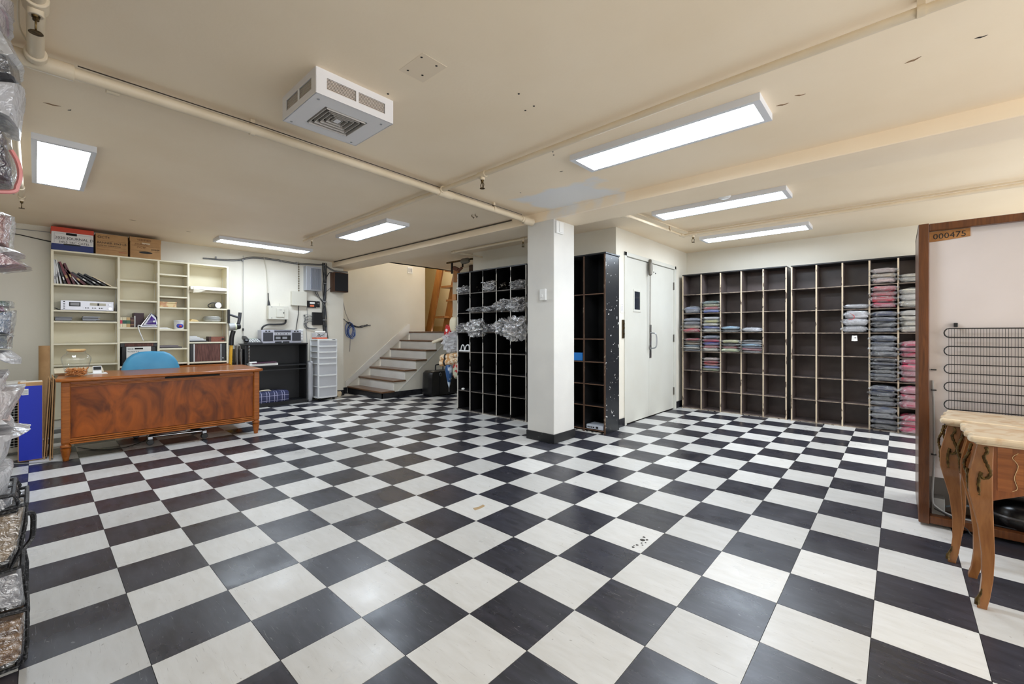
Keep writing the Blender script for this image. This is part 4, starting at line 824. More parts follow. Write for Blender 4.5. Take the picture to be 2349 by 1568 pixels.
# jar
t = thing('glass_jar', 'big square glass jar of pretzel sticks with wooden lid on the desk', 'jar', (-4.42,-.925,DZ))
G = bpy.data.materials.new('clear glass'); G.use_nodes = True; nt = G.node_tree
for n in list(nt.nodes): nt.nodes.remove(n)
o_ = nn(nt,'ShaderNodeOutputMaterial'); tr = nn(nt,'ShaderNodeBsdfTransparent'); gl = nn(nt,'ShaderNodeBsdfGlossy'); gl.inputs['Roughness'].default_value = .03
tr.inputs[0].default_value = (.97,.98,.98,1); lw = nn(nt,'ShaderNodeLayerWeight'); lw.inputs['Blend'].default_value = .5; mx = nn(nt,'ShaderNodeMixShader'); pw = nn(nt,'ShaderNodeMath',operation='POWER'); pw.inputs[1].default_value = 4; nt.links.new(lw.outputs['Facing'],pw.inputs[0])
ma = nn(nt,'ShaderNodeMath',operation='MULTIPLY_ADD'); ma.inputs[1].default_value = .8; ma.inputs[2].default_value = .07; nt.links.new(pw.outputs[0],ma.inputs[0]); nt.links.new(ma.outputs[0],mx.inputs[0]); nt.links.new(tr.outputs[0],mx.inputs[1]); nt.links.new(gl.outputs[0],mx.inputs[2]); nt.links.new(mx.outputs[0],o_.inputs[0])
def sq(r, z, e=.55, n=28): return [(math.copysign(abs(math.cos(q))**e, math.cos(q))*r, math.copysign(abs(math.sin(q))**e, math.sin(q))*r, z) for q in [2*PI*k/n for k in range(n)]]
def loft(rings, c, close=True):
    v = [Vector(c)+Vector(p) for r in rings for p in r]; n = len(rings[0]); f = [(i*n+k, i*n+(k+1) % n, (i+1)*n+(k+1) % n, (i+1)*n+k) for i in range(len(rings)-1) for k in range(n)]
    if close: f += [tuple(range(n-1,-1,-1)), tuple(range((len(rings)-1)*n, len(rings)*n))]
    return MB().add(v, f)
part(t, 'glass', loft([sq(.068,.003),sq(.072,.01),sq(.085,.09),sq(.10,.155),sq(.10,.175,.6),sq(.085,.20,.7),sq(.065,.215,.9),sq(.062,.235,1)], (-4.42,-.925,DZ)), G, 40)
part(t, 'lid', MB().lathe([(.05,.225),(.06,.236),(.066,.24),(.066,.252),(.06,.255)], (-4.42,-.925,DZ)), wood('pale lid wood', (222,190,136), (206,170,116), 6), 40)
pm = MB(); rr = random.Random(5)
for k in range(170):
    z = rr.uniform(.012,.075); R_ = .055+.14*z; an = rr.uniform(0,6.28); q = rr.random()**.5*R_*1.15; x, y = -4.42+q*math.cos(an), -.925+q*math.sin(an); d = Vector((rr.uniform(-1,1),rr.uniform(-1,1),rr.uniform(-.4,.4))).normalized()*.018
    c = Vector((x,y,DZ+z)); pm.cyl(c-d, c+d, .0035, None, 5)
o = part(t, 'pretzel_sticks', pm, mat('pretzel brown', (196,124,64), .6, c2=(224,164,104), scale=40)); o['kind'] = 'stuff'
# things at the back left of the desk
t = thing('keyboard', 'old beige keyboard at the left back of the desk', 'keyboard', (-4.75,-.93,DZ))
part(t, 'case', MB().puff([(-4.86,DZ+.001),(-4.66,DZ+.001),(-4.64,DZ+.02),(-4.7,DZ+.045),(-4.85,DZ+.06)], 'y', -1.06, -.72, 6, .94, .001, 1, 2), mat('aged beige plastic', (214,200,172), .5), 40)
solo('paper_roll', MB().cyl((-4.62,-.99,DZ+.035),(-4.62,-.92,DZ+.035),.03), M_paper, 'small white roll of paper on the desk behind the jar', 'paper roll', 40)
t = thing('calculator', 'small black and white gadget standing behind the jar', 'gadget', (-4.62,-.77,DZ))
part(t, 'case', MB().obox((-4.62,-.77,DZ+.04),(.02,.065,.075),RY(-.25)), M_plast, bevel=.004); part(t, 'display', MB().obox((-4.607,-.77,DZ+.056),(.003,.055,.03),RY(-.25)), M_ink)
solo('paper_sheet', MB().box(-4.72,-4.55,-.86,-.70,DZ+.0005,DZ+.006), M_paper, 'white papers on the desk beside the gadget', 'paper')
# office chair
t = thing('office_chair', 'blue upholstered office chair behind the desk', 'chair', (-4.66,-.22,0))
M_blue = mat('sky blue vinyl', (78,160,200), .45, c2=(66,146,188), scale=4, bump=.2, bscale=12)
q = [(math.copysign(abs(math.cos(k*PI/14))**.6,math.cos(k*PI/14))*.27-.30, .60+math.sin(k*PI/14)*.335) for k in range(0,15)]
part(t, 'backrest', MB().puff(q+[(-.56,.52),(-.04,.52)], 'x', -5.06, -4.95, 6, .86, .002, 3, 2), M_blue, 50)
part(t, 'back_shell', MB().puff([(p[0]*1.0-.0, p[1]-.03) for p in q]+[(-.56,.5),(-.04,.5)], 'x', -5.10, -5.05, 4, .9, .001, 3, 1), M_blackp, 50)
part(t, 'seat', MB().sell((-4.72,-.28,.47),(.25,.26,.05),.5,.5,24,10), M_blue, 50)
part(t, 'back_bar', MB().tube(smoothpath([(-4.75,-.28,.42),(-5.05,-.28,.42),(-5.1,-.28,.5),(-5.09,-.28,.7)]), .018, 8), M_blackp, 40)
part(t, 'column', MB().cyl((-4.62,-.2,.14),(-4.62,-.2,.43),.028), M_blackp, 40)
for s in (-1, 1): part(t, 'armrest', MB().tube(smoothpath([(-4.75,-.28+s*.27,.46),(-4.95,-.28+s*.29,.55),(-4.98,-.28+s*.285,.68),(-4.8,-.28+s*.285,.70)]), .014, 8), M_blackp, 40)
cs = [(-4.36,-.40),(-4.28,.04),(-4.85,-.45),(-4.8,.05)]
part(t, 'base_bar', MB().cyl(cs[0]+(.085,),cs[1]+(.085,),.012), M_chrome, 40); part(t, 'base_bar', MB().cyl(cs[2]+(.085,),cs[3]+(.085,),.012), M_chrome, 40)
for i, (x, y) in enumerate(cs):
    part(t, 'base_arm', MB().tube([(x,y,.09),(-4.62,-.2,.13)], .015, 8), M_blackp, 40)
    cst = part(t, 'caster', MB().cyl((x-.02,y,.031),(x+.02,y,.031),.03), M_blackp, 40, .004)
    part(cst, 'fork', MB().box(x-.024,x+.024,y-.02,y+.02,.058,.09), M_steel, bevel=.004)
solo('floor_cable', MB().tube(smoothpath([(-4.75,-.9,.006),(-4.5,-.78,.006),(-4.4,-.6,.006),(-4.6,-.42,.006),(-4.9,-.35,.006)]), .004, 6), M_cord, 'black cable lying on the floor under the desk', 'cable', 40)
# ------------------------------------------------------------------ boxes left of the desk
t = thing('flat_carton', 'tall flat blue carton standing on the floor beside the desk', 'carton', (-4.55,-1.2,0))
part(t, 'carton', MB().box(-4.62,-4.445,-1.285,-1.135,.004,.70), M_card, bevel=.003); part(t, 'blue_face', MB().box(-4.447,-4.442,-1.278,-1.14,.012,.668), mat('royal blue print', (10,40,176), .45), label='royal blue printed face')
part(t, 'barcode_label', MB().box(-4.442,-4.4405,-1.262,-1.222,.59,.645), M_paper)
for k in range(8): part(t, 'barcode_bar', MB().box(-4.4405,-4.4398,-1.259,-1.225,.596+k*.005,.5982+k*.005), mat('grey print',(0,0,0)))
part(t, 'top_tape', MB().box(-4.60,-4.46,-1.27,-1.14,.699,.702), mat('torn tape', (226,214,196), .6))
for k, (y, x1, h, lean) in enumerate(((-1.118,-4.42,.71,.05),(-1.083,-4.33,.73,.03))):
    t = thing('flattened_box', ['flattened brown carton leaning next to the blue carton','flattened brown carton leaning on the end of the desk'][k], 'cardboard', (x1-.25,y,0))
    part(t, 'sheet', MB().obox((x1-.25,y+lean*h/2-.01,h/2+.004),(.5,.008,h),RX(-lean)), M_card); part(t, 'sheet', MB().obox((x1-.26,y+lean*h/2+.003,h/2),(.48,.006,h-.03),RX(-lean)), M_card)
solo('floor_cable', MB().tube(smoothpath([(-4.2,-1.0,.005),(-4.28,-1.12,.005),(-4.36,-1.25,.005),(-4.5,-1.36,.005),(-4.7,-1.4,.005)]), .004, 6), M_gcord, 'grey cable on the floor in front of the blue carton', 'cable', 40)
t = thing('floor_heater', 'beige metal floor heater with grid grille behind the blue carton', 'heater', (-4.9,-1.4,0))
part(t, 'case', MB().box(-5.05,-4.80,-1.56,-1.24,.03,.68), mat('beige enamel', (206,200,190), .4), bevel=.008); part(t, 'grille_back', MB().box(-4.802,-4.797,-1.54,-1.265,.08,.64), M_dark)
for k in range(12): part(t, 'grille_bar', MB().box(-4.797,-4.79,-1.54+k*.025,-1.536+k*.025,.08,.64), M_plast)
for k in range(22): part(t, 'grille_bar', MB().box(-4.797,-4.791,-1.54,-1.265,.09+k*.025,.093+k*.025), M_plast)
t = thing('cardboard_tube', 'tall brown cardboard tube standing beside the bookcase', 'tube', (-5.62,-1.12,0))
part(t, 'tube', MB().lathe([(.043,.0),(.043,1.0),(.038,1.0),(.038,.9)], (-5.62,-1.115,0), 28), M_card, 40); part(t, 'end_cap', MB().cyl((-5.62,-1.115,.9),(-5.62,-1.115,.905),.0375), M_dark)
# ------------------------------------------------------------------ stick vacuum
t = thing('stick_vacuum', 'black and yellow cordless stick vacuum leaning beside the bookcase', 'vacuum', (-5.95,.74,0))
M_vy = mat('yellow tube', (220,164,40), .35)
V = lambda y, z: (-5.95, y, z)
part(t, 'wand', MB().cyl(V(.70,.06),V(.735,.98),.021), M_vy, 40); part(t, 'joint', MB().cyl(V(.708,.62),V(.711,.68),.027), M_blackp, 40)
part(t, 'neck', MB().tube(smoothpath([V(.735,.96),V(.742,1.08),V(.765,1.17)]), .03, 12), M_blackp, 40)
part(t, 'motor', MB().cyl(V(.70,1.225),V(.79,1.235),.055), mat('grey vacuum motor', (176,178,176), .35), 40, .006); part(t, 'filter_cap', MB().cyl(V(.79,1.235),V(.85,1.24),.05,.042), M_blackp, 40, .006)
part(t, 'filter_ring', MB().cyl(V(.775,1.233),V(.795,1.235),.056), mat('pale green ring', (210,216,180), .4), 40)
part(t, 'handle', MB().tube(smoothpath([V(.83,1.28),V(.842,1.36),V(.848,1.44)]), .022, 10).tube(smoothpath([V(.70,1.41),V(.76,1.39),V(.835,1.365)]), .016, 8), mat('dark grey grip', (60,62,66), .4), 40)
part(t, 'battery', MB().box(-5.975,-5.925,.685,.715,1.28,1.48), M_blackp, bevel=.006); part(t, 'dock', MB().box(-6.0,-5.965,.68,.71,.9,1.2), M_blackp, bevel=.006)
part(t, 'floor_head', MB().box(-6.04,-5.88,.60,.84,.005,.06), M_blackp, bevel=.012); part(t, 'cord', MB().tube(smoothpath([V(.72,.78),V(.76,.72),V(.80,.66)]), .003, 5), M_cord, 40)
# ------------------------------------------------------------------ black shelf unit by the left wall
UF = -5.93
M_ub = mat('black laminate', (24,24,26), .4, c2=(30,30,32), scale=5)
t = thing('media_cabinet', 'black open cabinet carrying the boombox and telephone', 'cabinet', (-6.08,1.36,0))
part(t, 'side_panel', MB().box(-6.225,UF,.905,.927,0,.955), M_ub, bevel=.002); part(t, 'side_panel', MB().box(-6.225,UF,1.795,1.817,0,.955), M_ub, bevel=.002)
part(t, 'top', MB().box(-6.225,UF+.006,.90,1.822,.955,.976), M_ub, bevel=.003); part(t, 'back_panel', MB().box(-6.225,-6.215,.92,1.80,0,.955), M_ub)
part(t, 'shelf', MB().box(-6.215,UF,.927,1.795,.615,.637), M_ub, bevel=.002, label='middle shelf'); part(t, 'rail', MB().box(UF-.02,UF,.927,1.795,.55,.57), M_ub, bevel=.002); part(t, 'bottom', MB().box(-6.215,UF,.927,1.795,.045,.062), M_ub); part(t, 'plinth', MB().box(UF-.03,UF-.015,.927,1.795,0,.045), M_ub)
# chain
t = thing('chain', 'silver chain hanging on the front corner of the black cabinet', 'chain', (UF+.02,.96,.66))
for k in range(13):
    z = .94-k*.024; R_ = RZ(PI/2*(k % 2)+.3)
    part(t, 'link', MB().tube([Vector((UF+.022,.955,z))+R_@Vector((.0085*math.cos(q*.785),0,.016*math.sin(q*.785))) for q in range(8)], .0022, 5, True), M_chrome, 40)
for k, y in enumerate((.80,.855)):
    t = thing('folding_chair', ['folded metal chair leaning furthest from the black cabinet','folded metal chair leaning right beside the black cabinet'][k], 'chair', (-6.05,y,0))
    part(t, 'frame', MB().tube(smoothpath([(-5.96,y,.006),(-5.96,y,.85),(-5.98,y,.93),(-6.03,y,.955),(-6.13,y,.955),(-6.18,y,.93),(-6.2,y,.85),(-6.2,y,.006)],4), .0115, 8), M_chrome, 40)
    part(t, 'seat', MB().box(-6.17,-5.975,y+.012,y+.03,.3,.9), mat('grey seat pad', (120,114,108), .5), bevel=.006)
    part(t, 'rear_frame', MB().tube([(-5.97,y+.025,.006),(-5.99,y+.025,.6)], .010, 8).tube([(-6.19,y+.025,.006),(-6.17,y+.025,.6)], .010, 8), M_chrome, 40)
# boombox
t = thing('boombox', 'silver twin-cassette boombox with square speakers on the black cabinet', 'boombox', (-6.08,1.44,.977))
x0, x1, y0, y1, z0, z1 = -6.17, -6.0, 1.15, 1.745, .977, 1.185
M_bb = mat('silver plastic', (186,186,196), .35, .3); M_gr = mat('dark speaker mesh', (46,46,52), .6, c2=(66,66,72), scale=200)
part(t, 'case', MB().box(x0,x1,y0,y1,z0,z1), M_bb, bevel=.006)
for a, b in ((y0+.025,y0+.165),(y1-.145,y1-.01)):
    part(t, 'speaker', MB().box(x1,x1+.006,a,b,z0+.035,z1-.04), M_gr, bevel=.002); part(t, 'tweeter', MB().box(x1,x1+.004,a+.03,a+.055,z1-.028,z1-.012).box(x1,x1+.004,a+.075,a+.1,z1-.028,z1-.012), M_ink)
ya, yb = y0+.185, y1-.165
part(t, 'tuner', MB().box(x1,x1+.005,ya,yb,z1-.035,z1-.006), mat('tuner dial', (70,70,78), .3)); part(t, 'control_strip', MB().box(x1,x1+.004,ya,yb,z1-.075,z1-.045), mat('pale control strip', (196,196,200), .4))
for k in range(9): part(t, 'knob', MB().box(x1+.004,x1+.01,ya+.012+k*.025,ya+.022+k*.025,z1-.068,z1-.052), M_ink if k % 2 else M_steel)
part(t, 'cassette_bay', MB().box(x1,x1+.004,ya,yb,z0+.045,z1-.085), M_ink)
for k in (0,1): part(t, 'cassette', MB().box(x1+.004,x1+.006,ya+.018+k*.1,ya+.088+k*.1,z0+.065,z0+.10), mat('cassette label', (150,150,154), .5)); part(t, 'key_row', MB().box(x1,x1+.012,ya+.01+k*.115,ya+.105+k*.115,z0+.008,z0+.028), M_ink)
part(t, 'antenna', MB().cyl((-6.1,y0+.05,z1+.004),(-6.1,y1-.1,z1+.004),.003), M_chrome, 40)
t = thing('telephone', 'black desk telephone with corded handset on the black cabinet', 'telephone', (-6.0,1.02,.977))
part(t, 'base', MB().prism([(-6.1,.977),(-5.93,.977),(-5.93,.992),(-6.1,1.05)], 'y', .935, 1.15), mat('dark grey phone', (54,54,58), .4), bevel=.004)
part(t, 'handset', MB().puff([(-6.1,1.06),(-5.96,1.0),(-5.93,1.02),(-5.945,1.045),(-6.02,1.075),(-6.085,1.095)], 'y', .905, .965, 6, .8, .001, 2, 2), M_blackp, 50)
sl = -(1.05-.992)/.17
for r in range(4):
    for c in range(5):
        x = -5.955-r*.033; z = .992+(-5.93-x)*.341+.003; part(t, 'key', MB().obox((x,.985+c*.032,z),(.02,.022,.008),RY(.33)), M_plast if (r+c) % 2 else mat('light key', (190,190,190), .4))
part(t, 'display', MB().obox((-6.083,1.05,1.047),(.03,.14,.006),RY(.33)), mat('grey lcd', (150,160,150), .2))
# shelf contents
t = thing('plaid_case', 'navy tartan zipped case lying in the bottom of the black cabinet', 'case', (-5.98,1.28,.063))
def plaid():
    m = bpy.data.materials.new('navy tartan'); m.use_nodes = True; nt = m.node_tree; b = nt.nodes['Principled BSDF']; b.inputs['Roughness'].default_value = .5
    g = nn(nt,'ShaderNodeTexCoord'); sp = nn(nt,'ShaderNodeSeparateXYZ'); nt.links.new(g.outputs['Object'], sp.inputs[0]); acc = None
    for ax, per, w_, col in ((1,.11,.06,(205,205,225)),(1,.11,.06,None),(2,.075,.08,(205,205,225)),(0,.1,.07,(205,205,225))):
        if col is None: off = .035
        else: off = 0
        ad = nn(nt,'ShaderNodeMath',operation='ADD'); ad.inputs[1].default_value = 5+off; nt.links.new(sp.outputs[ax], ad.inputs[0])
        dv = nn(nt,'ShaderNodeMath',operation='DIVIDE'); dv.inputs[1].default_value = per; nt.links.new(ad.outputs[0], dv.inputs[0])
        fr = nn(nt,'ShaderNodeMath',operation='FRACT'); nt.links.new(dv.outputs[0], fr.inputs[0])
        lt = nn(nt,'ShaderNodeMath',operation='LESS_THAN'); lt.inputs[1].default_value = w_; nt.links.new(fr.outputs[0], lt.inputs[0])
        if acc is None: acc = lt.outputs[0]
        else:
            mx_ = nn(nt,'ShaderNodeMath',operation='MAXIMUM'); nt.links.new(acc, mx_.inputs[0]); nt.links.new(lt.outputs[0], mx_.inputs[1]); acc = mx_.outputs[0]
    mi = nn(nt,'ShaderNodeMix'); mi.data_type = 'RGBA'; mi.inputs['A'].default_value = lin((44,48,84))+(1,); mi.inputs['B'].default_value = lin((176,176,204))+(1,); nt.links.new(acc, mi.inputs['Factor']); nt.links.new(mi.outputs['Result'], b.inputs['Base Color']); return m
part(t, 'body', MB().puff([(-6.13,.064),(-5.92,.064),(-5.905,.10),(-5.91,.20),(-5.95,.23),(-6.12,.235)], 'y', .99, 1.52, 8, .93, .002, 1, 3), plaid(), 50); part(t, 'handle', MB().tube(smoothpath([(-5.99,1.1,.232),(-5.97,1.14,.25),(-5.97,1.24,.25),(-5.99,1.28,.232)]), .01, 8), mat('cream strap', (214,204,180), .6), 40)
solo('paper_pad', MB().box(-6.1,-5.915,.95,1.36,.638,.672), M_paper, 'thick white paper pad on the middle shelf of the black cabinet', 'paper', bevel=.002)
solo('folder', MB().obox((-6.0,1.17,.682),(.2,.34,.012),RX(.02)), mat('plum folder', (84,50,70), .5), 'plum coloured folder on top of the white paper pad', 'folder', bevel=.002)
solo('paper_roll', MB().cyl((-5.93,.955,.69),(-5.93,1.06,.69),.015), M_paper, 'short rolled papers at the left end of the paper pad', 'paper', 40)
# ------------------------------------------------------------------ drawer tower
t = thing('drawer_tower', 'white plastic tower of seven clear drawers on casters', 'drawers', (-6.04,2.14,0))
dx0, dx1, dy0, dy1 = -6.2, -5.88, 1.97, 2.29
F_drw = film('frosted drawer plastic', (250,250,252), .78, .25, 8, .05, .04)
part(t, 'frame', MB().box(dx0,dx1,dy0,dy0+.012,.05,.06).box(dx0,dx1,dy1-.012,dy1,.05,.06), M_plast)
part(t, 'top', MB().box(dx0,dx1,dy0-.004,dy1+.004,1.018,1.035), M_plast, bevel=.006); part(t, 'base', MB().box(dx0,dx1,dy0-.004,dy1+.004,.045,.062), M_plast, bevel=.005)
for x in (dx0+.012, dx1-.012):
    for y in (dy0+.006, dy1-.006): part(t, 'post', MB().box(x-.012,x+.012,y-.01,y+.01,.06,1.02), M_plast)
cont = {0: (70,110,170), 1: (200,196,190), 4: (214,200,180), 5: (176,160,140), 6: (190,196,210)}
zl = [1.018,.92,.82,.72,.622,.43,.235,.062]
for k in range(7):
    za, zb = zl[k+1], zl[k]
    d = part(t, 'drawer', MB().box(dx0+.02,dx1+.004,dy0+.016,dy1-.016,za+.012,za+.016).box(dx0+.02,dx1-.01,dy0+.016,dy0+.019,za+.014,zb-.014).box(dx0+.02,dx1-.01,dy1-.019,dy1-.016,za+.014,zb-.014).box(dx1-.006,dx1+.002,dy0+.016,dy1-.016,za+.014,zb-.014), F_drw)
    part(d, 'rim', MB().box(dx1-.004,dx1+.012,dy0+.008,dy1-.008,zb-.016,zb-.006).box(dx0,dx1,dy0-.002,dy0+.01,za-.004,za+.01).box(dx0,dx1,dy1-.01,dy1+.002,za-.004,za+.01).box(dx1-.012,dx1+.004,dy0,dy1,za-.004,za+.01), M_plast)
    if k in cont: part(d, 'contents', MB().sell((-6.03,2.13,za+.016+(zb-za)*.22),(.12,.11,(zb-za)*.22),.5,.4,16,8,.25,3,k), mat('drawer contents %d' % k, cont[k], .7, c2=(150,150,160), scale=20), 50)
part(t, 'name_plate', MB().box(dx1-.001,dx1+.001,dy1-.08,dy1-.03,1.022,1.031), M_ink)
for x in (dx0+.04, dx1-.04):
    for y in (dy0+.04, dy1-.04): part(t, 'caster', MB().cyl((x,y-.012,.022),(x,y+.012,.022),.021).box(x-.01,x+.01,y-.014,y+.014,.03,.048), M_blackp, 40)
t = thing('plastic_sleeve_roll', 'tall clear plastic sleeve standing between the black cabinet and drawers', 'plastic', (-6.05,1.9,0))
part(t, 'sleeve', MB().sell((-6.05,1.9,.33),(.05,.05,.33),.3,.8,16,16,.12,4,3), F_milk, 50); part(t, 'filling', MB().sell((-6.05,1.9,.16),(.035,.035,.155),.5,.8,12,10,.2,4,5), mat('pale filling', (206,208,212), .7), 50)
t = thing('organiser', 'small clear desk organiser with orange notebook on the drawer tower', 'organiser', (-6.1,2.08,1.036))
part(t, 'notebook', MB().box(-6.17,-5.98,1.99,2.17,1.036,1.062), mat('orange cover', (214,110,80), .5), bevel=.002); part(t, 'tray', MB().box(-6.17,-6.0,1.99,2.17,1.063,1.067).box(-6.17,-6.165,1.99,2.17,1.067,1.14).box(-6.17,-6.0,1.99,1.994,1.067,1.14).box(-6.17,-6.0,2.166,2.17,1.067,1.14), F_drw)
part(t, 'pens', MB().tube([(-6.08,2.02,1.07),(-6.1,2.1,1.12)], .004, 6).tube([(-6.06,2.1,1.07),(-6.08,2.05,1.13)], .004, 6).tube([(-6.05,2.04,1.07),(-6.05,2.14,1.11)], .004, 6), M_ink, 40); part(t, 'paper_roll', MB().cyl((-6.06,1.995,1.155),(-6.06,2.165,1.155),.016), M_paper, 40)
solo('crumpled_paper', MB().sell((LX+.06,2.47,.045),(.035,.05,.045),.8,.8,14,10,.4,3,3), mat('crumpled kraft paper', (216,196,164), .8), 'small crumpled paper on the floor at the foot of the left wall', 'paper', 40)
# ------------------------------------------------------------------ wall boxes and wiring
LW = LX+.001
M_bx = mat('beige box enamel', (212,208,194), .4)
t = thing('junction_box', 'beige electrical box with small hinged door above the boombox', 'electrical box', (LX,1.44,1.36))
part(t, 'box', MB().box(LW,LX+.10,1.30,1.60,1.358,1.575), M_bx, bevel=.004); part(t, 'door', MB().box(LX+.10,LX+.115,1.41,1.53,1.395,1.535), M_bx, bevel=.003); part(t, 'latch', MB().box(LX+.115,LX+.122,1.515,1.525,1.455,1.475), M_ink)
part(t, 'print', MB().box(LX+.115,LX+.1155,1.455,1.49,1.508,1.513), M_ink)
for y, z in ((1.345,1.38),(1.345,1.555)): part(t, 'screw', MB().cyl((LX+.10,y,z),(LX+.104,y,z),.007), M_steel, 40)
part(t, 'antenna_stub', MB().box(LX+.04,LX+.048,1.475,1.483,1.575,1.62), M_bx)
solo('conduit', MB().tube(smoothpath([(LX+.05,1.575,1.36),(LX+.05,1.57,1.31),(LX+.05,1.53,1.285),(LX+.05,1.42,1.275),(LX+.05,1.30,1.27),(LX+.05,1.23,1.23),(LX+.05,1.215,1.15),(LX+.045,1.215,1.0)]), .013, 10), M_cord, 'thick black conduit curving below the beige electrical box', 'conduit', 40)
t = thing('power_cable', 'grey cable with black plug end dropping into the beige box', 'cable', (LX,1.3,1.58))
part(t, 'cable', MB().tube(smoothpath([(LX+.02,1.25,2.36),(LX+.02,1.29,2.2),(LX+.02,1.31,2.0),(LX+.03,1.315,1.78)]), .006, 6), M_bx, 40); part(t, 'cord_end', MB().cyl((LX+.03,1.315,1.78),(LX+.03,1.32,1.66),.007).cyl((LX+.03,1.32,1.66),(LX+.04,1.325,1.576),.01,.022), M_cord, 40)
t = thing('terminal_box', 'plain pale grey square box below the pull chain', 'electrical box', (LX,1.77,1.61))
part(t, 'box', MB().box(LW,LX+.07,1.665,1.895,1.60,1.83), M_bx, bevel=.003); part(t, 'lid', MB().box(LX+.07,LX+.078,1.66,1.90,1.597,1.833), M_bx, bevel=.002); part(t, 'cable', MB().tube(smoothpath([(LX+.03,1.79,1.6),(LX+.03,1.78,1.45),(LX+.03,1.745,1.2),(LX+.03,1.74,1.0)]), .006, 6), M_cord, 40)
t = thing('bead_chain', 'dark beaded chain hanging from the ceiling to the grey box', 'chain', (LX,1.79,1.84))
for k in range(12): part(t, 'bead', MB().sell((LX+.03,1.79,1.85+k*.04),(.009,.009,.014),1,1,8,6), M_bronze, 60)
part(t, 'cord', MB().cyl((LX+.03,1.79,1.832),(LX+.03,1.79,2.34),.002,None,5), M_cord)
t = thing('amplifier', 'tall silver finned wall unit high beside the cable bundle', 'electronics', (LX,2.0,1.86))
part(t, 'case', MB().box(LW,LX+.12,1.875,2.135,1.86,2.27), mat('silver grey metal', (186,190,198), .35, .5), bevel=.004)
for k in range(10):
    y = 1.95+k*.018; part(t, 'fin', MB().box(LX+.12,LX+.135,y,y+.007,1.88,2.24), mat('fin grey', (150,154,164), .35, .5))
for k in range(4): part(t, 'cable', MB().tube(smoothpath([(LX+.06,2.03+k*.015,1.86),(LX+.05,2.06+k*.02,1.80-.01*k),(LX+.04,2.15+k*.01,1.74-.02*k),(LX+.035,2.22,1.68-.03*k)]), .005, 6), M_cord if k % 2 else M_gcord, 40)
t = thing('control_panel', 'small black panel with white and orange labels beside the cable bundle', 'panel', (LX,2.04,1.58))
part(t, 'panel', MB().box(LW,LX+.025,1.935,2.08,1.575,1.69), M_blackp, bevel=.003); part(t, 'panel', MB().box(LW,LX+.025,2.09,2.145,1.585,1.69), M_blackp, bevel=.003)
part(t, 'white_label', MB().sell((LX+.026,2.015,1.655),(.002,.045,.018),.5,.6,14,6), M_paper); part(t, 'orange_label', MB().box(LX+.025,LX+.028,1.975,2.045,1.59,1.62), mat('orange label', (230,120,80), .5)); part(t, 'dial', MB().cyl((LX+.025,2.117,1.65),(LX+.03,2.117,1.65),.015), M_steel, 40)
t = thing('modem', 'black upright modem on the wall trailing grey wires', 'modem', (LX,2.09,1.28))
part(t, 'case', MB().box(LX+.01,LX+.05,2.01,2.18,1.275,1.495), M_blackp, bevel=.008); part(t, 'bracket', MB().box(LW,LX+.012,2.03,2.16,1.30,1.47), M_blackp)
for k in range(6):
    z = 1.33+k*.022; part(t, 'wire', MB().tube(smoothpath([(LX+.03,2.01,z),(LX+.04,1.95,z+.005),(LX+.035,1.90-.01*(k % 3),z-.03+.02*(k % 2)),(LX+.03,1.87+.01*k,1.30-.01*k),(LX+.03,1.90+.02*k,1.22),(LX+.03,2.05+.01*k,1.20+.004*k)]), .0035, 5), M_gcord if k % 2 else M_cord, 40)
part(t, 'connector', MB().cyl((LX+.03,1.885,1.42),(LX+.05,1.87,1.44),.014), M_steel, 40)
t = thing('cable_bundle', 'vertical bundle of black and grey cables tied down the left wall', 'cables', (LX,2.23,1.05))
rr = random.Random(9)
for k in range(9):
    ph = rr.uniform(0,6); pts = [(LX+.02+.008*math.sin(ph+q), 2.23+.018*math.sin(ph*2+q*.8)+(.006*(k-4)), 2.37-q*.12) for q in range(11)]
    pts += [(LX+.02, 2.2+.012*k, 1.04)]
    part(t, 'cable', MB().tube(smoothpath(pts,3), .0055, 5), [M_cord, M_cord, mat('dark grey cord',(80,84,92),.5)][k % 3], 40)
for z in (2.0,1.68,1.36): part(t, 'tie', MB().cyl((LX+.025,2.23,z),(LX+.025,2.23,z+.012),.036), M_gcord, 40)
t = thing('wall_cables', 'cables tacked along the top of the left wall', 'cables', (LX,1.5,2.3))
for k, (dz, m) in enumerate(((0,M_cord),(-.012,M_gcord),(-.02,mat('dark grey cord',(0,0,0))))):
    part(t, 'cable', MB().tube(smoothpath([(LX+.015,.45,2.23+dz*.5),(LX+.015,.85,2.255+dz),(LX+.02,1.1,2.33+dz),(LX+.02,1.4,2.335+dz),(LX+.02,1.75,2.315+dz),(LX+.02,2.1,2.335+dz),(LX+.02,2.22,2.34+dz),(LX+.03,2.4,2.26+dz),(LX+.10,2.62,2.25+dz)]), .0045, 6), m, 40)
for y in (.6,.95,1.5,1.75): part(t, 'clip', MB().box(LW,LX+.03,y,y+.02,2.30 if y > 1 else 2.24,2.33 if y > 1 else 2.27), M_gcord)
solo('wall_cable', MB().tube([(LX+.012,-1.6,2.30),(LX+.012,-1.3,2.27),(LX+.012,-1.1,2.235),(LX+.012,-1.0,2.22)], .006, 6), M_cord, 'dark cable sloping down the wall behind the archive boxes', 'cable', 40)
solo('wall_cable', MB().tube([(LX+.012,-1.6,2.33),(LX+.012,-1.05,2.34)], .004, 6), M_gcord, 'thin pale cable just under the ceiling left of the archive boxes', 'cable', 40)
t = thing('pull_cord', 'thin pull cord hanging on the wall between vacuum and beige box', 'cord', (LX,.95,1.2))
part(t, 'cord', MB().tube([(LX+.02,.965,2.33),(LX+.02,.965,1.0)], .003, 5), M_gcord); part(t, 'toggle', MB().cyl((LX+.02,.965,1.17),(LX+.02,.965,1.21),.008,.012,8), M_cord, 40)
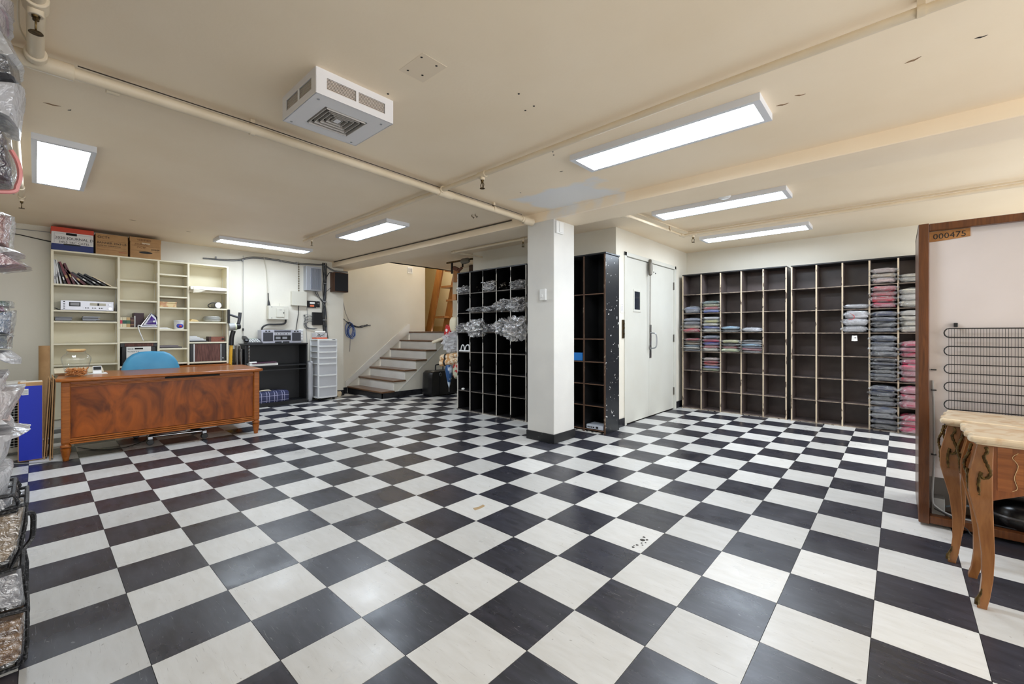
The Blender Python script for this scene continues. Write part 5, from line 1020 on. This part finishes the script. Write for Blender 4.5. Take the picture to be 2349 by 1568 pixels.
t = thing('wall_socket', 'white double wall outlet with plugs right of the boombox', 'outlet', (LX,1.83,1.0))
part(t, 'plate', MB().box(LW,LX+.012,1.79,1.87,.99,1.20), M_plast, bevel=.003)
for z in (1.02,1.07,1.12,1.16): part(t, 'plug', MB().box(LX+.012,LX+.04,1.805,1.85,z,z+.035), M_plast, bevel=.004)
solo('wall_cable', MB().tube(smoothpath([(LX+.012,1.93,1.58),(LX+.012,1.935,1.4),(LX+.012,1.92,1.2),(LX+.015,1.93,.9),(LX+.02,1.90,.6),(LX+.02,1.91,.2)]), .004, 6), M_gcord, 'thin grey cable running down beside the drawer tower', 'cable', 40)
t = thing('speaker', 'wooden box loudspeaker with black grille high at the corner of the stairs', 'speaker', (LX+.1,2.47,1.86))
part(t, 'cabinet', MB().box(LX+.005,LX+.165,2.335,2.595,1.868,2.21), wood('walnut veneer', (94,62,44), (70,44,30), 5, (6,6,1), .45, .1), bevel=.003); part(t, 'grille', MB().box(LX+.165,LX+.176,2.347,2.583,1.88,2.198), mat('black grille cloth', (26,26,30), .8), bevel=.003)
part(t, 'wire', MB().tube(smoothpath([(LX+.05,2.335,1.95),(LX+.04,2.29,1.9),(LX+.03,2.24,1.85)]), .004, 5).tube(smoothpath([(LX+.06,2.36,2.21),(LX+.05,2.3,2.2),(LX+.03,2.25,2.1)]), .006, 5), M_cord, 40)
t = thing('blue_cable_coil', 'tangled coil of blue and grey cable hung on the stair wall', 'cables', (SX,2.85,1.2))
rr = random.Random(2)
for k in range(7):
    c = Vector((SX+.04, 2.84+.01*k, 1.24-.01*k)); a_ = rr.uniform(.05,.085); b_ = rr.uniform(.1,.15)
    part(t, 'loop', MB().tube([c+Vector((.012*math.sin(q*1.1+k), a_*math.cos(q*.45), b_*math.sin(q*.45)-.04)) for q in range(14)], .006, 6, True), [mat('blue cable',(50,90,170),.4), mat('blue cable',(0,0,0)), mat('pale blue cable',(170,186,214),.4), M_cord][k % 4], 40)
for k in range(6): part(t, 'strand', MB().tube(smoothpath([(SX+.02,2.64+.01*k,1.5-.012*k),(SX+.04,2.76,1.37),(SX+.04,2.87,1.27+.01*k),(SX+.03,3.0,1.255+.012*math.sin(k*2)),(SX+.03,3.12,1.265+.018*math.cos(k*2)),(SX+.02,3.27-.01*k,1.28+.006*k)]), .005, 5), M_cord if k % 2 else mat('dark grey cord',(0,0,0)), 40)
part(t, 'drop', MB().tube(smoothpath([(SX+.03,2.86,1.1),(SX+.03,2.86,.95),(SX+.03,2.85,.78)]), .006, 6).tube(smoothpath([(SX+.02,2.68,2.1),(SX+.03,2.71,1.8),(SX+.03,2.76,1.55),(SX+.04,2.84,1.36)]), .005, 6), M_gcord, 40)
part(t, 'connector', MB().cyl((SX+.02,3.27,1.285),(SX+.04,3.28,1.29),.014), M_steel, 40)
# ------------------------------------------------------------------ wooden-cased refrigerator seen from the back
fx0, fx1, fy0, fy1, fh = 1.384, 2.13, 2.34, 2.98, 1.785
t = thing('refrigerator', 'wooden-cased refrigerator seen from behind, white back and black coil', 'refrigerator', ((fx0+fx1)/2,(fy0+fy1)/2,0))
M_fp = mat('white fridge back', (212,203,201), .45, c2=(204,195,192), scale=2)
part(t, 'post', MB().box(fx0,fx0+.047,fy0,fy0+.05,.015,fh), M_frame, bevel=.004); part(t, 'post', MB().box(fx1-.047,fx1,fy0,fy0+.05,.015,fh), M_frame, bevel=.004)
part(t, 'top_rail', MB().box(fx0+.047,fx1-.047,fy0+.002,fy0+.05,fh-.045,fh-.003), M_frame, bevel=.004); part(t, 'bottom_rail', MB().box(fx0+.047,fx1-.047,fy0+.004,fy0+.06,.02,.065), M_frame, bevel=.004)
part(t, 'case_side', MB().box(fx0,fx0+.02,fy0+.05,fy1,.015,fh), M_frame); part(t, 'case_side', MB().box(fx1-.02,fx1,fy0+.05,fy1,.015,fh), M_frame); part(t, 'case_top', MB().box(fx0,fx1,fy0+.05,fy1,fh-.02,fh), M_frame); part(t, 'case_front', MB().box(fx0,fx1,fy1-.02,fy1,.015,fh), M_frame)
part(t, 'back_panel', MB().box(fx0+.047,fx1-.047,fy0+.04,fy0+.06,.29,fh-.045), M_fp); part(t, 'panel_lip', MB().box(fx0+.047,fx1-.047,fy0+.035,fy0+.04,.29,.345), M_fp)
part(t, 'compressor_bay', MB().box(fx0+.047,fx1-.047,fy0+.28,fy0+.29,.02,.29), mat('bay grey', (150,144,138), .6)); part(t, 'bay_floor', MB().box(fx0+.02,fx1-.02,fy0+.05,fy1-.02,.015,.03), M_frame)
pl = part(t, 'number_plate', MB().prism([(fx0+.047,1.678),(1.5,1.682),(1.6,1.692),(1.6,1.738),(fx0+.047,1.738)], 'y', fy0+.036, fy0+.04), mat('tan stencilled tag', (172,120,66), .6, c2=(150,100,52), scale=40))
text(pl, '000475', .046, (1.447,fy0+.0355,1.692), (1,0,.02), (0,0,1), M_ink)
cy_ = fy0+.018; rows = [1.166-.0518*k for k in range(16)]; pts = []
xl_, xr_ = 1.515, 2.03
for k, z in enumerate(rows):
    r_ = .0259
    if k % 2 == 0:   # comes from the right edge to the left bend
        pts += [(xr_, cy_, z), (xl_, cy_, z)]+[(xl_-r_*math.sin(q)*.85, cy_, z-r_+r_*math.cos(q)) for q in (.5,1.05,1.57,2.1,2.64)]
    else:
        pts += [(xl_, cy_, z), (xr_, cy_, z)]+([(xr_+r_*math.sin(q)*.85, cy_, z-r_+r_*math.cos(q)) for q in (.5,1.05,1.57,2.1,2.64)] if k < 15 else [])
cl = part(t, 'condenser_coil', MB().tube(pts, .0032, 6), M_cord, 40, label='black serpentine condenser tube')
wg = MB()
for k in range(46):
    x = xl_-.003+k*.0114; wg.box(x-.0008,x+.0008,cy_-.0045,cy_-.003,rows[-1]-.01,rows[0]+.002)
o = part(t, 'wire_grid', wg, M_cord); o['kind'] = 'stuff'
for x, z in ((1.541,1.186),(1.541,.45),(2.0,1.186)): part(t, 'coil_bracket', MB().box(x-.008,x+.008,cy_-.004,fy0+.04,z-.012,z+.012), M_blackp, bevel=.002)
part(t, 'compressor', MB().lathe([(.0,.0),(.11,.0),(.125,.02),(.13,.09),(.12,.13),(.10,.16),(.05,.175),(.0,.178)], (1.80,fy0+.17,.032), 28), mat('black enamel', (16,16,17), .25), 60)
part(t, 'compressor_lid', MB().lathe([(.132,.085),(.135,.092),(.132,.1)], (1.80,fy0+.17,.032), 28), mat('grey rim', (110,110,110), .3, .6), 40)
part(t, 'terminal_box', MB().box(fx0+.058,fx0+.115,fy0+.06,fy0+.15,.03,.16), mat('grey terminal box', (150,150,148), .5), bevel=.003)
part(t, 'tubing', MB().tube(smoothpath([(fx0+.12,fy0+.1,.11),(fx0+.19,fy0+.1,.135),(fx0+.3,fy0+.12,.13),(1.7,fy0+.16,.13)]), .006, 6), mat('grey tubing',(96,104,110),.4), 40)
part(t, 'power_cord', MB().tube(smoothpath([(fx0+.06,fy0+.03,.86),(fx0+.066,fy0+.028,.7),(fx0+.068,fy0+.028,.4),(fx0+.06,fy0+.03,.17),(fx0+.08,fy0+.05,.11),(fx0+.15,fy0+.05,.075),(fx0+.25,fy0+.05,.07)]), .0055, 6), M_gcord, 40)
for z in (.92,.80,.42): part(t, 'cord_clip', MB().box(fx0+.055,fx0+.078,fy0+.02,fy0+.04,z,z+.006), M_cord)
part(t, 'loose_wire', MB().tube(smoothpath([(fx0+.07,fy0+.05,.10),(fx0+.14,fy0+.03,.07),(fx0+.2,fy0+.0,.03),(fx0+.22,fy0-.01,.008),(fx0+.3,fy0-.01,.006)]), .004, 6).tube(smoothpath([(fx0+.06,fy0+.07,.08),(fx0+.2,fy0+.06,.075),(fx0+.4,fy0+.05,.07),(fx0+.6,fy0+.06,.075)]), .004, 6), M_cord, 40)
# ------------------------------------------------------------------ pair of marble-topped tables
M_marb = mat('cream marble', (226,206,176), .18, c2=(192,152,106), scale=9, dist=1.6, mix=(.48,.72))
M_ven = wood('kingwood veneer', (152,90,46), (112,62,30), 6, (9,9,1), .3, .4, .4)
M_leg = wood('satinwood leg', (160,108,62), (130,82,44), 6, (9,9,1), .35, .4, .5)
def graindir(name, src, rot):
    m = src.copy(); m.name = name; m.node_tree.nodes['Mapping'].inputs['Rotation'].default_value = (0, rot, 0); return m
M_ven2 = graindir('diagonal kingwood veneer', wood('kingwood figure', (172,106,56), (118,66,32), 7, (1,9,9), .3, .4, .3), .5)
M_ven3 = graindir('chevron kingwood veneer', wood('kingwood border', (160,96,50), (120,68,34), 7, (1,9,9), .3, .4, .3), -.7)
def side_table(x0, y0, label, wd=.5, dp=.335):
    t = thing('side_table', label, 'table', (x0+wd/2, y0+dp/2, 0), 'pair of marble-topped side tables')
    H = .715; x1, y1 = x0+wd, y0+dp
    # marble: shaped outline with notched ends
    def edge(fx):   # left end profile from front to back (offsets in x)
        return [(0,-.045),(-.035,-.04),(-.04,-.015),(-.022,.02),(-.03,.05),(-.045,.08),(-.035,.12),(-.03,dp*.5),(-.035,dp-.12),(-.045,dp-.08),(-.03,dp-.05),(-.022,dp-.02),(-.04,dp+.012),(-.02,dp+.03)]
    L_ = [(x0+a, y0+b) for a, b in edge(0)]; R_ = [(x1-a, y0+b) for a, b in reversed(edge(0))]
    front = [(x0+wd*.75,y0-.048),(x0+wd*.5,y0-.06),(x0+wd*.25,y0-.048)]
    part(t, 'marble_top', MB().prism(L_+R_+front, 'z', H-.027, H), M_marb, bevel=.010)
    part(t, 'marble_step', MB().prism([(x0+wd/2+(p[0]-x0-wd/2)*.93, y0+dp/2+(p[1]-y0-dp/2)*.93) for p in L_+R_+front], 'z', H-.034, H-.027), M_marb)
    # aprons with arched lower edge
    def apron(a0, a1): 
        n = 10; lo = [(a0+(a1-a0)*k/n, .50-.065*math.sin(PI*k/n)*0+(-.05 if k in (0,n) else 0)+.02*math.cos(2*PI*k/n)) for k in range(n+1)]
        return [(a0,H-.034)]+lo+[(a1,H-.034)]
    part(t, 'front_apron', MB().prism([(x0+.01,H-.034),(x0+.01,.44),(x0+.05,.462),(x0+.12,.495),(x0+.2,.47),(x0+.25,.43),(x0+.3,.47),(x0+.38,.495),(x0+.45,.462),(x1-.01,.44),(x1-.01,H-.034)], 'y', y0-.012, y0+.006), M_ven, bevel=.003)
    part(t, 'back_apron', MB().box(x0+.01,x1-.01,y1-.012,y1+.002,.46,H-.034), M_ven)
    for xx in (x0-.006, x1-.006): part(t, 'end_apron', MB().prism([(y0+.01,H-.034),(y0+.01,.43),(y0+.06,.46),(y0+dp/2,.445),(y1-.06,.46),(y1-.01,.43),(y1-.01,H-.034)], 'x', xx, xx+.014), M_ven, bevel=.003)
    part(t, 'veneer_panel', MB().prism([(x0+.10,.66),(x0+.088,.64),(x0+.10,.61),(x0+.092,.56),(x0+.10,.52),(x0+.25,.455),(x1-.10,.52),(x1-.092,.56),(x1-.10,.61),(x1-.088,.64),(x1-.10,.66)], 'y', y0-.0135, y0-.011), M_ven2)
    part(t, 'veneer_panel', MB().box(x0+.045,x0+.085,y0-.0135,y0-.011,.50,.675), M_ven3)
    part(t, 'inlay_line', MB().tube(smoothpath([(x0+.10,y0-.0135,.66),(x0+.085,y0-.0135,.64),(x0+.1,y0-.0135,.61),(x0+.09,y0-.0135,.56),(x0+.098,y0-.0135,.52),(x0+.085,y0-.0135,.505)]), .0011, 4), mat('pale inlay',(222,190,140),.5))
    # cabriole legs
    for sx_, xx in ((-1, x0), (1, x1)):
        for sy_, yy in ((-1, y0), (1, y1)):
            D = Vector((sx_, sy_, 0)).normalized(); c0 = Vector((xx-sx_*.012, yy-sy_*.012, 0)); pr = [(.68,.0,.024),(.62,.010,.028),(.55,.022,.034),(.48,.022,.034),(.42,.012,.029),(.33,-.004,.022),(.22,-.014,.0185),(.12,-.011,.016),(.05,.0,.0148),(.012,.012,.015),(.0,.013,.0145)]
            rings = []
            for z, o2, r2 in pr:
                c = c0+D*o2; rings.append([(c.x+r2*qx, c.y+r2*qy, z) for qx, qy in ((-.9,-1),(.9,-1),(1,-.9),(1,.9),(.9,1),(-.9,1),(-1,.9),(-1,-.9))])
            lg = part(t, 'leg', loft(rings, (0,0,0)), M_leg, 40)
            # gilt mounts at shoulder and foot on the front legs
            if sy_ < 0 or True:
                for side in (-1, 1):
                    T_ = Vector((-D.y, D.x, 0))*side
                    cv = [(.675,.026,.020),(.655,.032,.020),(.635,.028,.030),(.615,.036,.032),(.595,.044,.030),(.575,.048,.026),(.555,.042,.026),(.545,.030,.032),(.555,.024,.038),(.57,.027,.040),(.55,.022,.042),(.525,.020,.044),(.50,.019,.042),(.475,.018,.038)]
                    pth = smoothpath([c0+T_*w_+D*(d_+.007)+Vector((0,0,z_)) for z_, w_, d_ in cv], 3); rd = [.0035+.0032*abs(math.sin(i_*1.25)) for i_ in range(len(pth))]
                    part(lg, 'gilt_mount', MB().tube(pth, rd, 6), M_bronze, 40)
                if sy_ < 0:
                    f0 = c0+D*.028; part(lg, 'gilt_shoe', MB().tube(smoothpath([f0+Vector((0,0,.085))-D*.018, f0+Vector((.003,0,.06))-D*.006, f0+Vector((-.002,0,.035)), f0+Vector((0,0,.012))+D*.006], 4), [.003]*4+[.005]*4+[.008]*4+[.009], 6), M_bronze, 40)
    return t
side_table(1.5505, 1.452, 'marble-topped inlaid side table with cabriole legs, nearer of the pair', dp=.305)
side_table(1.508, 1.849, 'marble-topped inlaid side table with cabriole legs, further of the pair', dp=.31).rotation_euler = (0, 0, -.12)
# ------------------------------------------------------------------ bagged clothes spilling from the rack at the left edge
BP = {
'b1':[(-1.52,2.278),(-1.232,2.288),(-1.243,2.248),(-1.234,2.228),(-1.249,2.23),(-1.256,2.187),(-1.52,2.169)],
'b2':[(-1.52,2.159),(-1.258,2.164),(-1.241,2.155),(-1.209,2.079),(-1.224,2.063),(-1.52,2.063)],
'b2n':[(-1.52,2.110),(-1.26,2.112),(-1.224,2.081),(-1.214,2.006),(-1.241,2.001),(-1.52,2.001)],
'b3':[(-1.35,1.999),(-1.255,1.987),(-1.205,2.0),(-1.209,1.951),(-1.22,1.853),(-1.254,1.865),(-1.52,1.86),(-1.52,1.96)],
'b4':[(-1.52,1.835),(-1.239,1.83),(-1.235,1.779),(-1.224,1.701),(-1.234,1.652),(-1.52,1.665)],
'b5':[(-1.52,1.569),(-1.258,1.555),(-1.229,1.544),(-1.232,1.499),(-1.235,1.428),(-1.52,1.418)],
'b5s':[(-1.52,1.427),(-1.235,1.431),(-1.205,1.417),(-1.232,1.408),(-1.52,1.401)],
'b6':[(-1.52,1.401),(-1.258,1.433),(-1.232,1.408),(-1.189,1.373),(-1.251,1.357),(-1.52,1.378)],
'b7':[(-1.52,1.253),(-1.234,1.25),(-1.233,1.231),(-1.52,1.224)],
'b8':[(-1.52,1.232),(-1.247,1.236),(-1.241,1.216),(-1.52,1.192)],
'b9':[(-1.52,1.209),(-1.249,1.201),(-1.227,1.221),(-1.23,1.172),(-1.235,1.133),(-1.52,1.139)],
'b9b':[(-1.52,1.136),(-1.235,1.133),(-1.237,1.086),(-1.52,1.084)],
'b10':[(-1.52,1.087),(-1.241,1.078),(-1.217,1.05),(-1.215,1.032),(-1.239,1.048),(-1.52,1.032)],
'b11':[(-1.52,1.012),(-1.248,1.006),(-1.243,.996),(-1.254,.964),(-1.251,.951),(-1.205,.951),(-1.217,.915),(-1.239,.859),(-1.249,.835),(-1.232,.812),(-1.52,.811)],
'b12':[(-1.52,.808),(-1.232,.809),(-1.192,.799),(-1.222,.788),(-1.236,.777),(-1.246,.721),(-1.26,.686),(-1.52,.68)],
'b13':[(-1.52,.686),(-1.243,.679),(-1.234,.666),(-1.249,.59),(-1.52,.579)],
'v1':[(-1.52,.59),(-1.232,.591),(-1.222,.564),(-1.226,.536),(-1.52,.541)],
'v2':[(-1.35,.541),(-1.202,.551),(-1.205,.487),(-1.217,.402),(-1.239,.344),(-1.35,.335)],
'v3':[(-1.35,.332),(-1.212,.341),(-1.204,.263),(-1.202,.193),(-1.35,.205)],
'v4':[(-1.35,.202),(-1.202,.187),(-1.201,.082),(-1.206,.02),(-1.222,.004),(-1.35,.004)]}
def bag(key, label, cloth=None, fm=None, x0=-1.19, x1=-.93, k=0, shr=.9, name='garment_bag', c2=None):
    P_ = BP[key]; cyy = sum(p[0] for p in P_)/len(P_); cz = sum(p[1] for p in P_)/len(P_); lo = min(p[1] for p in P_)
    t = thing(name, label, 'bag', ((x0+x1)/2, -1.3, lo), 'bagged clothes at the left edge')
    part(t, 'plastic_bag', MB().puff(P_, 'x', x0, x1, 8, .8, .005, k, 3), fm or F_bag, 45)
    if cloth:
        Q = [(cyy+(p[0]-cyy)*.93-.004, cz+(p[1]-cz)*shr) for p in P_]
        part(t, 'clothing', MB().puff(Q, 'x', x0+.02, x1-.012, 6, .85, .01, k+20, 3), mat('rack cloth '+key, cloth, .8, c2=c2 or tuple(int(v*.8) for v in cloth), scale=24, stretch=(1,.6,3), bump=.4, bscale=30), 50)
    return t
bag('b1','pale pink bag at the very top left corner', (236,214,218), F_milk, k=1); bag('b2','empty clear bag corner above the navy clothes', None, F_milk, k=2); bag('b2n','bagged navy and black clothes on top of the left rack', (44,50,70), k=3)
bag('b3','white zip-seal bag drooping below the navy clothes', (232,232,240), F_milk, k=4); bag('b4','bag of mixed purple and dark clothes at the upper left edge', (110,86,110), None, k=5, c2=(50,50,66)); bag('b5','bag of salmon pink clothes at the left edge', (214,152,142), None, k=6, c2=(166,110,104))
bag('b5s','pointed clear bag corner below the salmon clothes', None, F_milk, k=7); bag('b6','pale pink garment in a pointed clear bag at the left edge', (240,190,196), None, k=8)
bag('b7','dark green bagged garment topmost of the middle left pile', (50,110,100), None, k=9); bag('b8','bright magenta bagged garment second in the middle left pile', (222,110,176), None, k=10); bag('b9','white and blue bagged clothes in the middle left pile', (206,214,226), None, k=11, c2=(120,150,190)); bag('b9b','olive and blue bagged clothes at the bottom of the middle left pile', (150,160,150), None, k=12, c2=(80,96,130))
bag('b10','white bag corner drooping under the middle left pile', (230,230,238), F_milk, k=13); bag('b11','big milky bag with pinkish clothes beside the blue carton', (236,214,208), F_milk, k=14, shr=.8); bag('b12','big milky bag with a sharp corner in front of the blue carton', (232,228,228), F_milk, k=15, shr=.8); bag('b13','small clear bag hanging above the zip storage bags', (226,226,230), F_milk, k=16)
bag('v1','grey vinyl zip bag with black trim, topmost of the storage bags', (200,200,206), None, k=17)
bag('v2','clear vinyl storage bag with beige blanket and black zip', (214,186,150), None, k=18, shr=.86); bag('v3','clear vinyl storage bag of white linen between two beige ones', (220,218,222), None, k=19, shr=.86); bag('v4','clear vinyl storage bag with brown blanket on the floor', (196,150,100), None, k=21, shr=.88, c2=(120,84,50))
zt = mat('black zip tape', (26,26,28), .5, c2=(90,90,92), scale=160, mix=(.55,.6))
for nm in ('v1','v2','v3','v4'):
    P_ = [p for p in BP[nm]]; t = [o for o in bpy.data.objects if o.get('label','').startswith({'v1':'grey vinyl zip','v2':'clear vinyl storage bag with beige','v3':'clear vinyl storage bag of white','v4':'clear vinyl storage bag with brown'}[nm])][0]
    for xx in (-.935,-1.06,-1.18): part(t, 'zip_trim', MB().tube([(xx,p[0]+.001,p[1]) for p in P_], .0065, 6, True), zt, 40)
    for (i, j) in ((1,2),): part(t, 'zip_trim', MB().tube([(-.935,P_[i][0],P_[i][1]),(-1.18,P_[i][0],P_[i][1])], .0065, 6), zt, 40); part(t, 'zip_trim', MB().tube([(-.935,P_[-2][0],P_[-2][1]),(-1.18,P_[-2][0],P_[-2][1])], .0065, 6), zt, 40)
t = [o for o in bpy.data.objects if o.get('label','').startswith('clear vinyl storage bag with beige')][0]
part(t, 'handle', MB().tube(smoothpath([(-1.0,-1.205,.50),(-1.02,-1.188,.49),(-1.05,-1.186,.44),(-1.06,-1.19,.39),(-1.05,-1.21,.36)]), .008, 6), zt, 40)
solo('ribbon', MB().tube(smoothpath([(-.93,-1.236,1.757),(-.93,-1.222,1.723),(-.93,-1.216,1.683),(-.93,-1.222,1.642),(-.93,-1.241,1.615),(-.93,-1.36,1.6)]), .007, 6), mat('pink ribbon', (232,150,146), .4), 'pink ribbon hanging below the purple clothes bag', 'ribbon', 40)
